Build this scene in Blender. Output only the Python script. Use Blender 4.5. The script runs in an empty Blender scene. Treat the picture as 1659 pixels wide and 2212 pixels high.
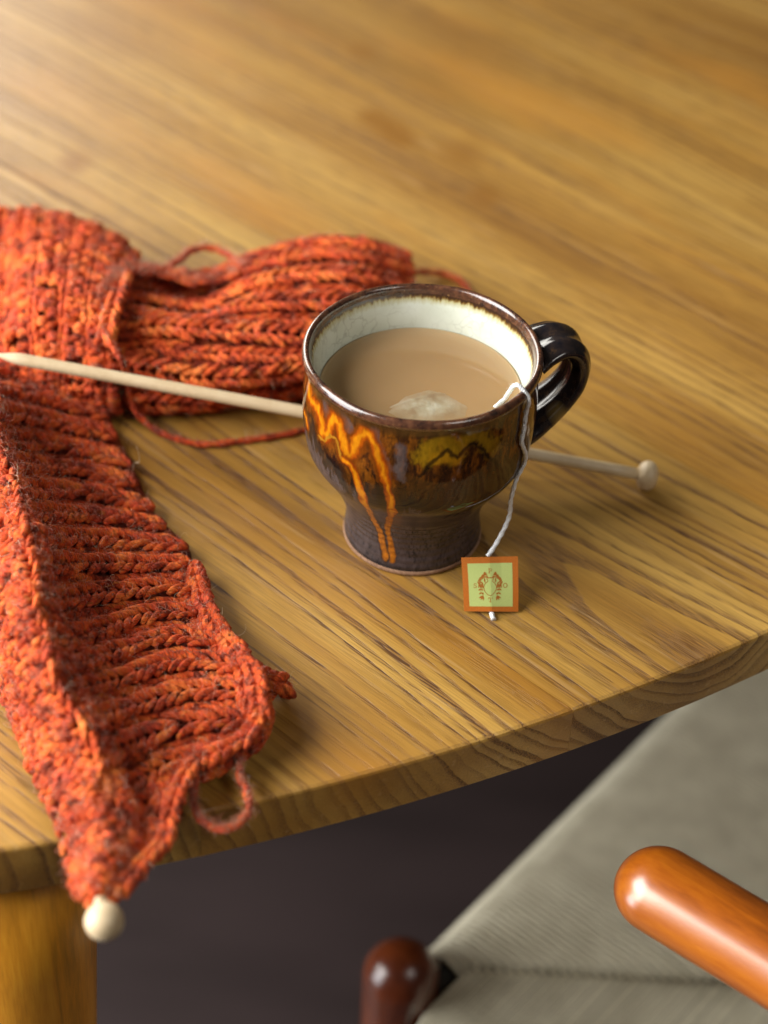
import bpy, bmesh, math, random
import numpy as np
from mathutils import Vector
random.seed(7); rng = np.random.default_rng(7)
sc = bpy.context.scene
# ------------------------------------------------------------------ camera
cam_data = bpy.data.cameras.new('camera'); cam = bpy.data.objects.new('camera', cam_data)
sc.collection.objects.link(cam); sc.camera = cam
cam_data.sensor_fit = 'VERTICAL'; cam_data.sensor_height = 32.0; cam_data.lens = 60.0
cam_data.clip_start = 0.02; cam_data.clip_end = 60
CAM = Vector((-0.01226, -0.61482, 0.53757))
fw = Vector((0, 0.758623, -0.651530)); rt = Vector((0.998872, 0.030936, 0.036021)); upv = Vector((-0.047482, 0.650796, 0.757767))
from mathutils import Matrix
m = Matrix((rt, upv, -fw)).transposed().to_4x4(); m.translation = CAM; cam.matrix_world = m
cam_data.dof.use_dof = True
cam_data.dof.focus_distance = 0.757
cam_data.dof.aperture_fstop = 3.9
# ------------------------------------------------------------------ world and lamps (daylight through windows on the left, plus an added fill)
w = bpy.data.worlds.new('World'); sc.world = w; w.use_nodes = True
w.node_tree.nodes['Background'].inputs[0].default_value = (1.0, 0.86, 0.70, 1)
w.node_tree.nodes['Background'].inputs[1].default_value = 0.045
def area(name, loc, target, sx, sy, power, col):
    l = bpy.data.lights.new(name, 'AREA'); l.shape = 'RECTANGLE'; l.size = sx; l.size_y = sy; l.energy = power; l.color = col
    o = bpy.data.objects.new(name, l); sc.collection.objects.link(o); o.location = loc
    o.rotation_euler = (Vector(target) - Vector(loc)).to_track_quat('-Z', 'Y').to_euler(); return o
area('window_light', (-1.45, -0.38, 0.92), (0.05, -0.05, 0.0), 1.45, 1.45, 86, (1.0, 0.975, 0.94))
area('far_window_light', (-1.5, 2.1, 0.95), (0, 0.3, 0), 2.0, 1.3, 68, (1.0, 0.96, 0.88))
area('low_window_light', (-1.8, -0.55, -0.15), (0, -0.1, -0.25), 0.9, 0.8, 20, (0.95, 0.97, 1.0))
rf = area('added_seat_fill_light', (0.95, -0.95, 1.25), (0.28, -0.05, -0.29), 0.6, 0.6, 0.9, (1.0, 0.95, 0.88)); rf.data.spread = math.radians(50)  # added fill aimed at the seat to brighten it, not a real lamp
sc.view_settings.view_transform = 'Standard'; sc.view_settings.look = 'None'
sc.view_settings.exposure = 0.0; sc.view_settings.gamma = 1.0
sc.cycles.max_bounces = 8; sc.cycles.use_denoising = True
BK = {
'F1': [[(-2043,944,120),(-1804,897,90),(-1581,813,60),(-1368,713,30)],[(-1801,189,480),(-1661,483,210),(-1498,561,100),(-1337,571,50)],[(-1683,-180,510),(-1588,174,220),(-1394,275,100),(-1191,240,50)],[(-1576,-434,530),(-1486,-91,230),(-1300,33,100),(-1094,16,50)],[(-1486,-698,540),(-1388,-344,240),(-1189,-209,110),(-933,-192,60)],[(-1423,-888,550),(-1318,-559,250),(-1123,-415,120),(-890,-355,80)],[(-1378,-1100,530),(-1270,-759,240),(-1063,-587,130),(-852,-505,80)],[(-1308,-1298,490),(-1191,-935,230),(-991,-725,140),(-785,-706,110)],[(-1263,-1400,460),(-1120,-1068,230),(-916,-896,160),(-672,-930,160)],[(-1227,-1463,410),(-1068,-1199,220),(-845,-1048,180),(-591,-1088,200)],[(-1158,-1533,370),(-1005,-1294,200),(-796,-1179,180),(-564,-1211,210)],[(-1096,-1618,310),(-957,-1411,180),(-782,-1321,170),(-559,-1297,190)],[(-1049,-1674,220),(-935,-1528,150),(-804,-1432,140),(-647,-1404,150)],[(-996,-1759,200),(-930,-1639,140),(-857,-1560,130),(-771,-1509,140)],[(-970,-1845,180),(-932,-1759,130),(-887,-1724,130),(-828,-1697,140)],[(-974,-1939,170),(-941,-1874,130),(-904,-1851,130),(-848,-1841,140)],[(-1010,-2092,160),(-987,-2060,140),(-961,-2044,140),(-930,-2019,140)]],
'F2': [[(-1683,-180,510),(-1786,-115,440),(-1996,277,100),(-2095,324,30)],[(-1486,-698,540),(-1585,-635,470),(-1800,-302,140),(-1905,-213,30)],[(-1378,-1100,530),(-1467,-1056,460),(-1631,-790,160),(-1727,-687,30)],[(-1308,-1298,490),(-1383,-1263,420),(-1507,-1068,180),(-1591,-972,40)],[(-1227,-1463,410),(-1288,-1423,340),(-1382,-1330,200),(-1466,-1218,50)],[(-1096,-1618,310),(-1174,-1564,240),(-1264,-1538,200),(-1376,-1423,60)],[(-1049,-1674,220),(-1104,-1705,240),(-1184,-1684,190),(-1282,-1613,80)],[(-970,-1845,180),(-1022,-1888,220),(-1098,-1876,190),(-1186,-1816,100)],[(-974,-1939,170),(-1011,-1976,200),(-1076,-1974,180),(-1148,-1931,110)],[(-1010,-2092,160),(-1016,-2118,180),(-1047,-2122,170),(-1076,-2102,130)],[(-1007,-2166,160),(-1016,-2174,170),(-1028,-2167,160),(-1049,-2153,140)]],
'R': [[(-1468,1519,20),(-1253,1590,20),(-1018,1609,20),(-791,1755,20),(-558,1877,20),(-293,1900,20),(-56,1905,20)],[(-1468,1469,228),(-1253,1540,204),(-1018,1559,192),(-791,1705,204),(-558,1827,216),(-293,1850,216),(-56,1855,162)],[(-1468,1269,380),(-1253,1340,340),(-1018,1359,320),(-791,1505,340),(-558,1627,360),(-293,1650,360),(-56,1655,270)],[(-1447,1130,410),(-1234,1333,260),(-1030,1353,240),(-784,1297,400),(-543,1384,420),(-285,1406,420),(-27,1538,270)],[(-1422,988,420),(-1210,998,380),(-980,1002,360),(-756,1084,430),(-528,1145,440),(-276,1177,420),(-6,1393,250)],[(-1381,796,380),(-1196,883,380),(-967,876,380),(-739,870,390),(-512,885,380),(-245,982,340),(-1,1238,200)],[(-1351,692,280),(-1178,699,280),(-948,669,280),(-724,687,280),(-502,743,280),(-237,857,250),(-8,1200,120)],[(-1341,700,120),(-1181,672,120),(-955,690,120),(-731,748,120),(-505,818,120),(-237,955,100),(-4,1136,60)],[(-1339,728,20),(-1188,696,20),(-962,734,20),(-736,803,20),(-508,880,20),(-236,991,20),(-1,1118,20)]],
'L': [[(-2237,2060,20),(-2046,2021,20),(-1850,1998,20),(-1656,1908,20),(-1486,1801,20),(-1365,1698,20)],[(-2237,2010,180),(-2046,1971,204),(-1850,1948,216),(-1656,1858,228),(-1486,1751,228),(-1365,1648,204)],[(-2237,1810,300),(-2046,1771,340),(-1850,1748,360),(-1656,1658,380),(-1486,1551,380),(-1365,1448,340)],[(-2166,1448,300),(-1994,1463,300),(-1774,1267,440),(-1614,1212,460),(-1478,1147,460),(-1375,1178,420)],[(-2099,1106,300),(-1931,1121,300),(-1738,932,440),(-1583,879,460),(-1456,854,460),(-1377,937,420)],[(-2057,874,260),(-1885,860,280),(-1716,762,360),(-1568,742,370),(-1439,703,380),(-1365,727,380)],[(-2061,818,120),(-1885,791,150),(-1722,715,190),(-1571,679,200),(-1441,638,200),(-1347,621,180)],[(-2056,750,40),(-1884,729,40),(-1733,706,40),(-1583,683,40),(-1456,672,30),(-1343,677,20)]],
'edge': [(-889,-365,90),(-849,-526,100),(-782,-727,130),(-670,-950,180),(-587,-1095,220),(-558,-1223,230),(-544,-1315,200),(-605,-1397,160),(-754,-1505,150),(-797,-1618,150),(-822,-1754,150),(-822,-1852,150),(-894,-1983,150),(-919,-2034,150),(-1013,-2153,150)],
'corner': [(-638,-1015,160),(-566,-1044,140),(-499,-1040,110),(-445,-1012,80)],
'braid': [(-1367,1217,420),(-1358,1008,460),(-1361,812,470),(-1369,698,450),(-1381,653,420)],
'working': [(-1386,686,470),(-1340,589,480),(-1291,557,420),(-1289,648,260),(-1282,652,160),(-1260,630,100),(-1208,610,40),(-1130,558,20),(-1021,506,15),(-916,491,15),(-776,535,15),(-614,581,15),(-493,637,15),(-331,744,15),(-148,933,15),(41,1201,15),(216,1519,15),(257,1720,15),(216,1881,20),(99,1939,30),(-29,1814,100),(-86,1618,200)],
'loop_top': [(-1304,1244,380),(-1216,1310,380),(-1143,1424,360),(-1102,1538,340),(-1036,1599,330),(-963,1578,330),(-894,1504,340),(-822,1363,380)],
'strand_a': [(-1436,935,480),(-1421,1114,460),(-1345,1303,400),(-1214,1329,380),(-1140,1304,370),(-1080,1282,360),(-993,1293,360),(-909,1339,370),(-821,1352,400)],
'strand_b': [(-1404,1071,460),(-1309,1287,390),(-1204,1299,370),(-1117,1282,350),(-1029,1267,350),(-925,1307,360),(-838,1292,400)],
'loop_bottom': [(-634,-1357,120),(-615,-1438,110),(-594,-1497,90),(-569,-1565,80),(-558,-1640,80),(-576,-1705,80),(-628,-1747,80),(-693,-1734,80),(-734,-1683,80),(-756,-1615,90),(-755,-1523,120)],
'needleA': [(-1821,476,470),(1019,358,68)],
'ball': [(-984,-2233,170)],
'needleB': [(-990,-2224,170),(-1583,-282,60)],
'tag': [(221,-499,15),(441,-479,8),(427,-325,172),(198,-357,179)],
'string': [(299,-97,755),(333,-70,775),(349,-135,870),(360,-214,955),(377,-236,962),(391,-236,917),(391,-236,849),(383,-246,769),(378,-251,717),(407,-217,624),(418,-205,572),(399,-227,485),(386,-241,392),(384,-245,302),(339,-297,211),(306,-335,175)],
'stub': [(330,-484,12),(334,-510,12),(340,-534,12)],
'pouch': [(-150,-173,762),(-79,-55,762),(30,8,762),(123,-30,762),(210,-106,762),(199,-180,762),(74,-237,762),(-72,-239,762)],
'orangeA': [(-159.8,88.2),(-159.2,80.9),(-153.3,81.6),(-148.4,81.6),(-145.4,77.8),(-142.8,73.7),(-140.3,72.8),(-137.6,80.2),(-135.3,84.0),(-132.2,83.2),(-129.3,77.1),(-127.0,72.5),(-124.9,70.9),(-122.4,74.4),(-119.8,80.6),(-116.9,84.9),(-113.9,83.7),(-110.7,79.2),(-107.4,72.5),(-104.8,63.5),(-103.0,55.9),(-102.1,47.3),(-105.9,27.8),(-106.9,15.2),(-105.7,8.1)],
'orangeB': [(-128.8,67.3),(-123.3,66.8),(-120.8,62.6),(-119.0,56.6),(-117.4,51.4),(-117.0,42.3),(-118.5,30.2),(-116.5,22.1),(-115.5,15.0),(-112.8,8.1)],
'dark': [(-168.6,70.2),(-160.8,71.6),(-154.5,75.4),(-149.4,79.4),(-146.2,75.2),(-142.8,69.5),(-137.7,76.3),(-133.8,78.3),(-130.6,74.2),(-128.7,68.5),(-124.7,68.5),(-121.1,73.3),(-117.3,79.9),(-113.5,78.5),(-110.2,73.0),(-107.6,65.9),(-106.3,57.1),(-105.6,48.0)],
'thin': [(-145.6,69.9),(-141.0,70.2),(-136.9,75.4),(-133.3,75.2),(-130.7,70.9),(-129.2,67.3)],
'blob': [(-166.5,69.2),(-162.7,68.7),(-161.2,66.8)],
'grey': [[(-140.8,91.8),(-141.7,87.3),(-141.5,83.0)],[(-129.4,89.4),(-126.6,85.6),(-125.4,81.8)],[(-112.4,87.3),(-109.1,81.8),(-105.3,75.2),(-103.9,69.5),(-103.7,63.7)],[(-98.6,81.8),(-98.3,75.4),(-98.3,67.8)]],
'yellow': [(-87.5,77.3),(-84.3,83.0),(-78.7,86.3),(-72.4,82.1),(-66.3,85.6),(-59.5,84.0),(-53.6,77.5)],
'ydark': [(-89.3,68.7),(-84.0,76.1),(-77.2,81.3),(-71.9,76.8),(-68.0,80.9),(-63.6,82.5),(-57.9,76.6),(-51.6,69.7),(-48.0,66.4)],
'yblob': [(-81.6,77.1),(-77.0,77.5),(-71.9,74.9)],
'bound': [(-150.4,61.4),(-144.4,57.8),(-138.5,54.5),(-131.0,54.2),(-123.9,53.8),(-124.7,38.5),(-112.4,45.2),(-104.4,47.6),(-99.4,43.8),(-92.7,49.2),(-88.0,46.9),(-81.6,46.9),(-75.0,44.5),(-65.6,40.9),(-52.5,38.8)],
'mott': [[(-87.5,25.2),(-80.0,14.5)],[(-73.3,28.5),(-60.5,16.6)],[(-88.9,23.8),(-83.8,10.5)],[(-73.4,24.7),(-64.6,15.2)]],
}
def g(k):
    return np.array(BK[k], dtype=float) / 10000.0
# ------------------------------------------------------------------ object helpers
C = sc.collection
def empty(name, loc=(0, 0, 0)):
    o = bpy.data.objects.new(name, None); C.objects.link(o); o.location = loc; o.empty_display_size = 0.02; return o
def tag(o, label=None, cat=None, group=None, kind=None):
    for k, v in (('label', label), ('category', cat), ('group', group), ('kind', kind)):
        if v: o[k] = v
    return o
def mesh_obj(name, verts, faces, mat, parent=None, uvs=None, smooth=True, mats=None, midx=None):
    me = bpy.data.meshes.new(name)
    me.from_pydata([tuple(map(float, v)) for v in verts] if not isinstance(verts, np.ndarray) else verts.tolist(), [], faces)
    if mats:
        for mm_ in mats: me.materials.append(mm_)
        if midx is not None: me.polygons.foreach_set('material_index', midx)
    elif mat: me.materials.append(mat)
    if smooth: me.polygons.foreach_set('use_smooth', [True] * len(me.polygons))
    if uvs is not None:
        uvl = me.uv_layers.new(name='UVMap')
        li = np.empty(len(me.loops), dtype=np.int32); me.loops.foreach_get('vertex_index', li)
        uvl.data.foreach_set('uv', np.asarray(uvs, dtype=np.float32)[li].ravel())
    me.update()
    o = bpy.data.objects.new(name, me); C.objects.link(o)
    if parent: o.parent = parent; 
    return o
def bm_obj(name, bm, mat, parent=None, smooth=True):
    me = bpy.data.meshes.new(name); bm.to_mesh(me); bm.free(); me.materials.append(mat)
    if smooth:
        me.polygons.foreach_set('use_smooth', [True] * len(me.polygons))
    o = bpy.data.objects.new(name, me); C.objects.link(o)
    if parent: o.parent = parent
    return o
class Acc:
    def __init__(s): s.v = []; s.f = []; s.uv = []; s.n = 0
    def add(s, v, f, uv=None):
        s.v.append(np.asarray(v)); s.f += [tuple(i + s.n for i in q) for q in f]
        s.uv.append(np.zeros((len(v), 2)) if uv is None else np.asarray(uv)); s.n += len(v)
    def build(s, name, mat, parent=None, smooth=True):
        return mesh_obj(name, np.concatenate(s.v), s.f, mat, parent, np.concatenate(s.uv), smooth)
_facecache = {}
def tube_faces(n, k, cap=True):
    key = (n, k, cap)
    if key not in _facecache:
        f = []
        for i in range(n - 1):
            for j in range(k):
                a = i * (k + 1) + j; f.append((a, a + 1, a + k + 2, a + k + 1))
        if cap:
            f.append(tuple(range(k - 1, -1, -1))); f.append(tuple((n - 1) * (k + 1) + j for j in range(k)))
        _facecache[key] = f
    return _facecache[key]
def tube(P, r, k=8, ply=0.0, pitch=0.006, up=None, flat=1.0, u0=0.0, cap=True):
    P = np.asarray(P, float); n = len(P); r = np.broadcast_to(r, n)
    T = np.gradient(P, axis=0); T /= np.linalg.norm(T, axis=1)[:, None] + 1e-12
    N = np.zeros_like(P)
    a = np.array(up if up is not None else (0, 0, 1.0)); a = a - T[0] * (a @ T[0])
    if np.linalg.norm(a) < 1e-4: a = np.cross(T[0], (1, 0, 0.3))
    N[0] = a / np.linalg.norm(a)
    for i in range(1, n):
        b = N[i - 1] - T[i] * (N[i - 1] @ T[i]); N[i] = b / (np.linalg.norm(b) + 1e-12)
    Bn = np.cross(T, N)
    ds = np.concatenate([[0], np.cumsum(np.linalg.norm(np.diff(P, axis=0), axis=1))])
    ang = np.linspace(0, 2 * np.pi, k + 1)
    rr = r[:, None] * (1 + ply * np.cos(2 * ang[None, :] - 2 * np.pi * (ds[:, None] + u0) / pitch)) if ply else np.repeat(r[:, None], k + 1, 1)
    V = P[:, None, :] + rr[..., None] * (np.cos(ang)[None, :, None] * N[:, None, :] * flat + np.sin(ang)[None, :, None] * Bn[:, None, :])
    uv = np.stack([np.repeat((ds + u0)[:, None], k + 1, 1), np.repeat(ang[None, :] / (2 * np.pi), n, 0)], -1)
    return V.reshape(-1, 3), tube_faces(n, k, cap), uv.reshape(-1, 2)
def crom(Pts, n, closed=False):
    """Catmull-Rom through points, n samples, even in arc length"""
    P = np.asarray(Pts, float); m = len(P)
    Q = np.vstack([2 * P[0] - P[1], P, 2 * P[-1] - P[-2]])
    out = []
    for i in range(m - 1):
        p0, p1, p2, p3 = Q[i:i + 4]
        for t in np.linspace(0, 1, 16, endpoint=False):
            out.append(0.5 * ((2 * p1) + (-p0 + p2) * t + (2 * p0 - 5 * p1 + 4 * p2 - p3) * t * t + (-p0 + 3 * p1 - 3 * p2 + p3) * t ** 3))
    out.append(P[-1]); out = np.array(out)
    d = np.concatenate([[0], np.cumsum(np.linalg.norm(np.diff(out, axis=0), axis=1))])
    s = np.linspace(0, d[-1], n)
    return np.stack([np.interp(s, d, out[:, c]) for c in range(P.shape[1])], 1), d[-1]
def lathe(profile, k=96, close=False, jitter=None):
    pr = np.asarray(profile, float); n = len(pr)
    ang = np.linspace(0, 2 * np.pi, k, endpoint=False)
    V = np.stack([pr[:, None, 0] * np.cos(ang), pr[:, None, 0] * np.sin(ang), np.repeat(pr[:, None, 1], k, 1)], -1).reshape(-1, 3)
    F = [(i * k + j, i * k + (j + 1) % k, (i + 1) * k + (j + 1) % k, (i + 1) * k + j) for i in range(n - 1) for j in range(k)]
    return V, F
# ------------------------------------------------------------------ node helpers
class NT:
    def __init__(s, name):
        s.m = bpy.data.materials.new(name); s.m.use_nodes = True; s.t = s.m.node_tree; s.n = s.t.nodes
        s.b = s.n['Principled BSDF']; s.out = s.n['Material Output']
    def set(s, inp, v):
        if isinstance(v, bpy.types.NodeSocket): s.t.links.new(v, inp)
        else: inp.default_value = v
    def math(s, op, a, b=0.0, c=None, clamp=False):
        n = s.n.new('ShaderNodeMath'); n.operation = op; n.use_clamp = clamp
        s.set(n.inputs[0], a); s.set(n.inputs[1], b)
        if c is not None: s.set(n.inputs[2], c)
        return n.outputs[0]
    def vmath(s, op, a, b=(0, 0, 0)):
        n = s.n.new('ShaderNodeVectorMath'); n.operation = op; s.set(n.inputs[0], a); s.set(n.inputs[1], b); return n.outputs[0]
    def sep(s, v):
        n = s.n.new('ShaderNodeSeparateXYZ'); s.set(n.inputs[0], v); return n.outputs
    def comb(s, x, y, z):
        n = s.n.new('ShaderNodeCombineXYZ'); s.set(n.inputs[0], x); s.set(n.inputs[1], y); s.set(n.inputs[2], z); return n.outputs[0]
    def coord(s, k='Object'):
        return s.n.new('ShaderNodeTexCoord').outputs[k]
    def mapping(s, v, scale=(1, 1, 1), loc=(0, 0, 0), rot=(0, 0, 0)):
        n = s.n.new('ShaderNodeMapping'); s.set(n.inputs[0], v); n.inputs[1].default_value = loc; n.inputs[2].default_value = rot; n.inputs[3].default_value = scale; return n.outputs[0]
    def noise(s, v, scale=5.0, detail=4.0, rough=0.5, dist=0.0, out=0):
        n = s.n.new('ShaderNodeTexNoise'); s.set(n.inputs['Vector'], v); n.inputs['Scale'].default_value = scale
        n.inputs['Detail'].default_value = detail; n.inputs['Roughness'].default_value = rough; n.inputs['Distortion'].default_value = dist; return n.outputs[out]
    def ramp(s, v, stops, interp='LINEAR'):
        n = s.n.new('ShaderNodeValToRGB'); n.color_ramp.interpolation = interp; s.set(n.inputs[0], v)
        e = n.color_ramp.elements
        while len(e) < len(stops): e.new(0.5)
        for q, (p, c) in zip(e, stops):
            q.position = p; q.color = (c, c, c, 1) if isinstance(c, (int, float)) else (*c, 1)
        return n.outputs[0]
    def mix(s, f, a, b, mode='MIX'):
        n = s.n.new('ShaderNodeMix'); n.data_type = 'RGBA'; n.blend_type = mode; n.clamp_result = False
        s.set(n.inputs[0], f); s.set(n.inputs[6], a if isinstance(a, bpy.types.NodeSocket) else (*a, 1)); s.set(n.inputs[7], b if isinstance(b, bpy.types.NodeSocket) else (*b, 1)); return n.outputs[2]
    def bump(s, h, strength=0.5, dist=0.001, normal=None):
        n = s.n.new('ShaderNodeBump'); n.inputs['Strength'].default_value = strength; n.inputs['Distance'].default_value = dist
        s.set(n.inputs['Height'], h)
        if normal is not None: s.set(n.inputs['Normal'], normal)
        return n.outputs[0]
    def fin(s, **kw):
        for k, v in kw.items():
            i = s.b.inputs[k.replace('_', ' ')]
            if isinstance(v, tuple) and len(v) == 3 and i.type == 'RGBA': v = (*v, 1)
            s.set(i, v)
        return s.m
GA = math.radians(-41)
def oak_material():
    N = NT('oiled_oak')
    oi = N.n.new('ShaderNodeObjectInfo')
    rnd = oi.outputs['Random']
    co = N.mapping(N.coord(), rot=(0, 0, -GA))          # x along the grain, y across, z depth
    off = N.comb(N.math('MULTIPLY', rnd, 3.1), N.math('MULTIPLY', rnd, 0.0), N.math('MULTIPLY', rnd, 1.7))
    p = N.vmath('ADD', co, off)
    xyz = N.sep(co)
    # slow wander of the rings
    w1 = N.noise(N.mapping(p, scale=(2.2, 9, 9)), 1.0, 3, 0.5)
    w2 = N.noise(N.mapping(p, scale=(9, 70, 70)), 1.0, 4, 0.55)
    pith_y = N.math('MULTIPLY', N.math('SUBTRACT', rnd, 0.5), 0.22)
    lean = N.math('MULTIPLY', xyz[0], N.math('MULTIPLY', N.math('SUBTRACT', N.math('FRACT', N.math('MULTIPLY', rnd, 7.3)), 0.5), 0.16))
    # board-local v: fract around board pitch keeps cathedral somewhere in each board
    vy = N.math('SUBTRACT', N.math('ADD', xyz[1], lean), pith_y)
    vz = N.math('SUBTRACT', 0.035, N.math('ADD', xyz[2], N.math('MULTIPLY', xyz[0], 0.05)))
    d = N.math('SQRT', N.math('ADD', N.math('MULTIPLY', vy, vy), N.math('MULTIPLY', vz, vz)))
    d = N.math('ADD', d, N.math('MULTIPLY', w1, 0.030)); d = N.math('ADD', d, N.math('MULTIPLY', w2, 0.0035))
    ringf = N.math('DIVIDE', d, 0.0060)
    # uneven ring widths
    ringf = N.math('ADD', ringf, N.math('MULTIPLY', N.noise(N.comb(N.math('MULTIPLY', d, 90), 0.0, 0.0), 1.0, 1), 2.2))
    fr = N.math('FRACT', ringf)
    early = N.ramp(fr, [(0.0, 0.05), (0.03, 1.0), (0.26, 0.80), (0.46, 0.20), (0.90, 0.0), (1.0, 0.05)])
    rid = N.math('FLOOR', ringf)
    wn = N.n.new('ShaderNodeTexWhiteNoise'); wn.noise_dimensions = '1D'; N.set(wn.inputs['W'], rid)
    early = N.math('MULTIPLY', early, N.math('ADD', 0.30, N.math('MULTIPLY', wn.outputs[0], 0.7)))
    # pores: short dark dashes along the grain, fibres: finer streaks
    pore = N.noise(N.mapping(p, scale=(75, 2300, 2300)), 1.0, 0, 0.5)
    pore = N.ramp(pore, [(0.0, 0), (0.485, 0), (0.525, 1), (1, 1)])
    poreE = N.math('MULTIPLY', pore, N.math('ADD', 0.10, N.math('MULTIPLY', early, 1.1)), clamp=True)
    fib = N.noise(N.mapping(p, scale=(30, 1300, 1300)), 1.0, 3, 0.7)
    broad = N.noise(N.mapping(p, scale=(3.0, 26, 26)), 1.0, 3, 0.55)
    ray = N.ramp(N.noise(N.mapping(p, scale=(16, 330, 330)), 1.0, 1, 0.5), [(0, 0), (0.66, 0), (0.76, 1), (1, 1)])
    base = N.ramp(broad, [(0.28, (0.255, 0.122, 0.022)), (0.5, (0.380, 0.204, 0.040)), (0.72, (0.52, 0.312, 0.075))])
    c = N.mix(N.math('MULTIPLY', early, 0.72), base, (0.180, 0.072, 0.011))
    c = N.mix(N.math('MULTIPLY', poreE, 0.90), c, (0.075, 0.029, 0.008))
    f2 = N.ramp(fib, [(0.3, 0.80), (0.7, 1.16)])
    c = N.mix(1.0, c, f2, 'MULTIPLY')
    c = N.mix(N.math('MULTIPLY', ray, 0.22), c, (0.62, 0.42, 0.20))
    tone = N.math('ADD', 0.90, N.math('MULTIPLY', N.math('FRACT', N.math('MULTIPLY', rnd, 13.7)), 0.22)); c = N.mix(1.0, c, N.comb(tone, tone, tone), 'MULTIPLY')
    amb = N.noise(N.mapping(p, scale=(5, 16, 16), loc=(3.3, 1.2, 0)), 1.0, 3, 0.6)
    c = N.mix(N.ramp(amb, [(0.50, 0), (0.72, 0.60)]), c, (0.42, 0.185, 0.022))
    # oil stains on the top
    for sx, sy, rr, st in STAINS:
        dd = N.vmath('MULTIPLY', N.vmath('SUBTRACT', N.coord(), (sx, sy, 0.0)), (1.0, 0.75, 1.0))
        ln = N.n.new('ShaderNodeVectorMath'); ln.operation = 'LENGTH'; N.set(ln.inputs[0], dd)
        mk = N.math('MULTIPLY', N.ramp(N.math('DIVIDE', ln.outputs['Value'], rr), [(0.0, 1), (0.4, 0.7), (1.0, 0)]), min(1, st * 1.9))
        c = N.mix(mk, c, (0.235, 0.098, 0.008))
    h = N.math('SUBTRACT', N.math('MULTIPLY', fib, 0.3), N.math('MULTIPLY', poreE, 1.0))
    h = N.math('SUBTRACT', h, N.math('MULTIPLY', early, 0.5))
    nb = N.bump(h, 0.55, 0.00025)
    ro = N.math('ADD', 0.36, N.math('MULTIPLY', early, 0.18))
    return N.fin(Base_Color=c, Roughness=ro, Normal=nb, Specular_IOR_Level=0.55)
STAINS = [(-0.188, 0.288, 0.013, .8), (-0.029, 0.352, 0.012, .55), (-0.020, 0.341, 0.013, .7), (-0.012, 0.331, 0.012, .8), (0.0329, 0.2727, 0.011, .7), (0.0218, 0.3177, 0.017, .35), (-0.0376, 0.4314, 0.013, .35), (-0.19, 0.45, 0.05, .18), (0.02, 0.43, 0.05, .15)]
def plain_wood(name, dark, mid, light, scale, rough, coat=0.0, stretch=(1, 1, 1), rot=(0, 0, 0), spec=0.5, cr=0.22):
    N = NT(name); p = N.mapping(N.coord(), rot=rot); p = N.mapping(p, scale=stretch)
    n1 = N.noise(p, scale, 5, 0.6, 0.4); n2 = N.noise(p, scale * 9, 3, 0.6)
    f = N.math('ADD', N.math('MULTIPLY', n1, 0.75), N.math('MULTIPLY', n2, 0.25))
    c = N.ramp(f, [(0.30, dark), (0.5, mid), (0.72, light)])
    return N.fin(Base_Color=c, Roughness=rough, Coat_Weight=coat, Coat_Roughness=cr, Coat_IOR=1.65 if coat > .6 else 1.5, Specular_IOR_Level=spec, Normal=N.bump(n2, 0.15, 0.0004))
def yarn_material(name, tint=(1, 1, 1), dark=1.0):
    N = NT(name)
    uv = N.sep(N.coord('UV')); ob = N.coord()
    # fibres wind round the strand: coordinate along the twist
    tw = N.math('ADD', uv[1], N.math('MULTIPLY', uv[0], -165.0))
    fibre = N.noise(N.comb(N.math('MULTIPLY', uv[0], 420.0), N.math('MULTIPLY', tw, 13.0), 0.0), 1.0, 4, 0.7, 0.3)
    ply = N.math('ABSOLUTE', N.math('SINE', N.math('MULTIPLY', tw, math.pi * 2.0)))
    ply = N.math('POWER', ply, 0.5)
    big = N.noise(ob, 95, 3, 0.6, 0.6)
    fleck = N.noise(N.vmath('ADD', ob, (3.1, 1.7, 0.4)), 190, 3, 0.65, 0.8)
    pink = N.noise(N.vmath('ADD', ob, (7.1, 5.7, 2.4)), 120, 3, 0.7, 0.5)
    c = N.ramp(big, [(0.32, (0.170, 0.020, 0.008)), (0.43, (0.420, 0.047, 0.010)), (0.53, (0.670, 0.095, 0.018)), (0.66, (0.800, 0.200, 0.040))])
    c = N.mix(N.ramp(pink, [(0.52, 0), (0.66, 0.60)]), c, (0.74, 0.105, 0.055))
    c = N.mix(N.ramp(fleck, [(0.34, 0.85), (0.45, 0)]), c, (0.110, 0.022, 0.012))
    c = N.mix(N.ramp(fleck, [(0.58, 0), (0.72, 0.7)]), c, (0.62, 0.20, 0.030))
    c = N.mix(1.0, c, N.ramp(fibre, [(0.28, 0.35), (0.5, 0.92), (0.72, 1.65)]), 'MULTIPLY')
    c = N.mix(1.0, c, tint, 'MULTIPLY')
    h = N.math('ADD', N.math('MULTIPLY', ply, 0.9), N.math('MULTIPLY', fibre, 0.55))
    return N.fin(Base_Color=c, Roughness=0.85, Normal=N.bump(h, 0.9, 0.0007), Sheen_Weight=0.04, Sheen_Roughness=0.5, Sheen_Tint=(1.0, 0.45, 0.25), Specular_IOR_Level=0.25, Subsurface_Weight=0.0)
# ================================================================== SETTING: floor
fm = NT('dark_floor')
fn = fm.noise(fm.mapping(fm.coord(), rot=(0, 0, 0.5), scale=(1.5, 6, 1)), 2.0, 4, 0.5)
fmat = fm.fin(Base_Color=fm.ramp(fn, [(0.3, (0.018, 0.011, 0.011)), (0.7, (0.040, 0.026, 0.026))]), Roughness=0.55)
fl = mesh_obj('floor', [(-6, -6, -0.73), (6, -6, -0.73), (6, 6, -0.73), (-6, 6, -0.73)], [(0, 1, 2, 3)], fmat, smooth=False)
tag(fl, 'dark brown floor far below the table, out of focus', kind='structure')
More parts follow.
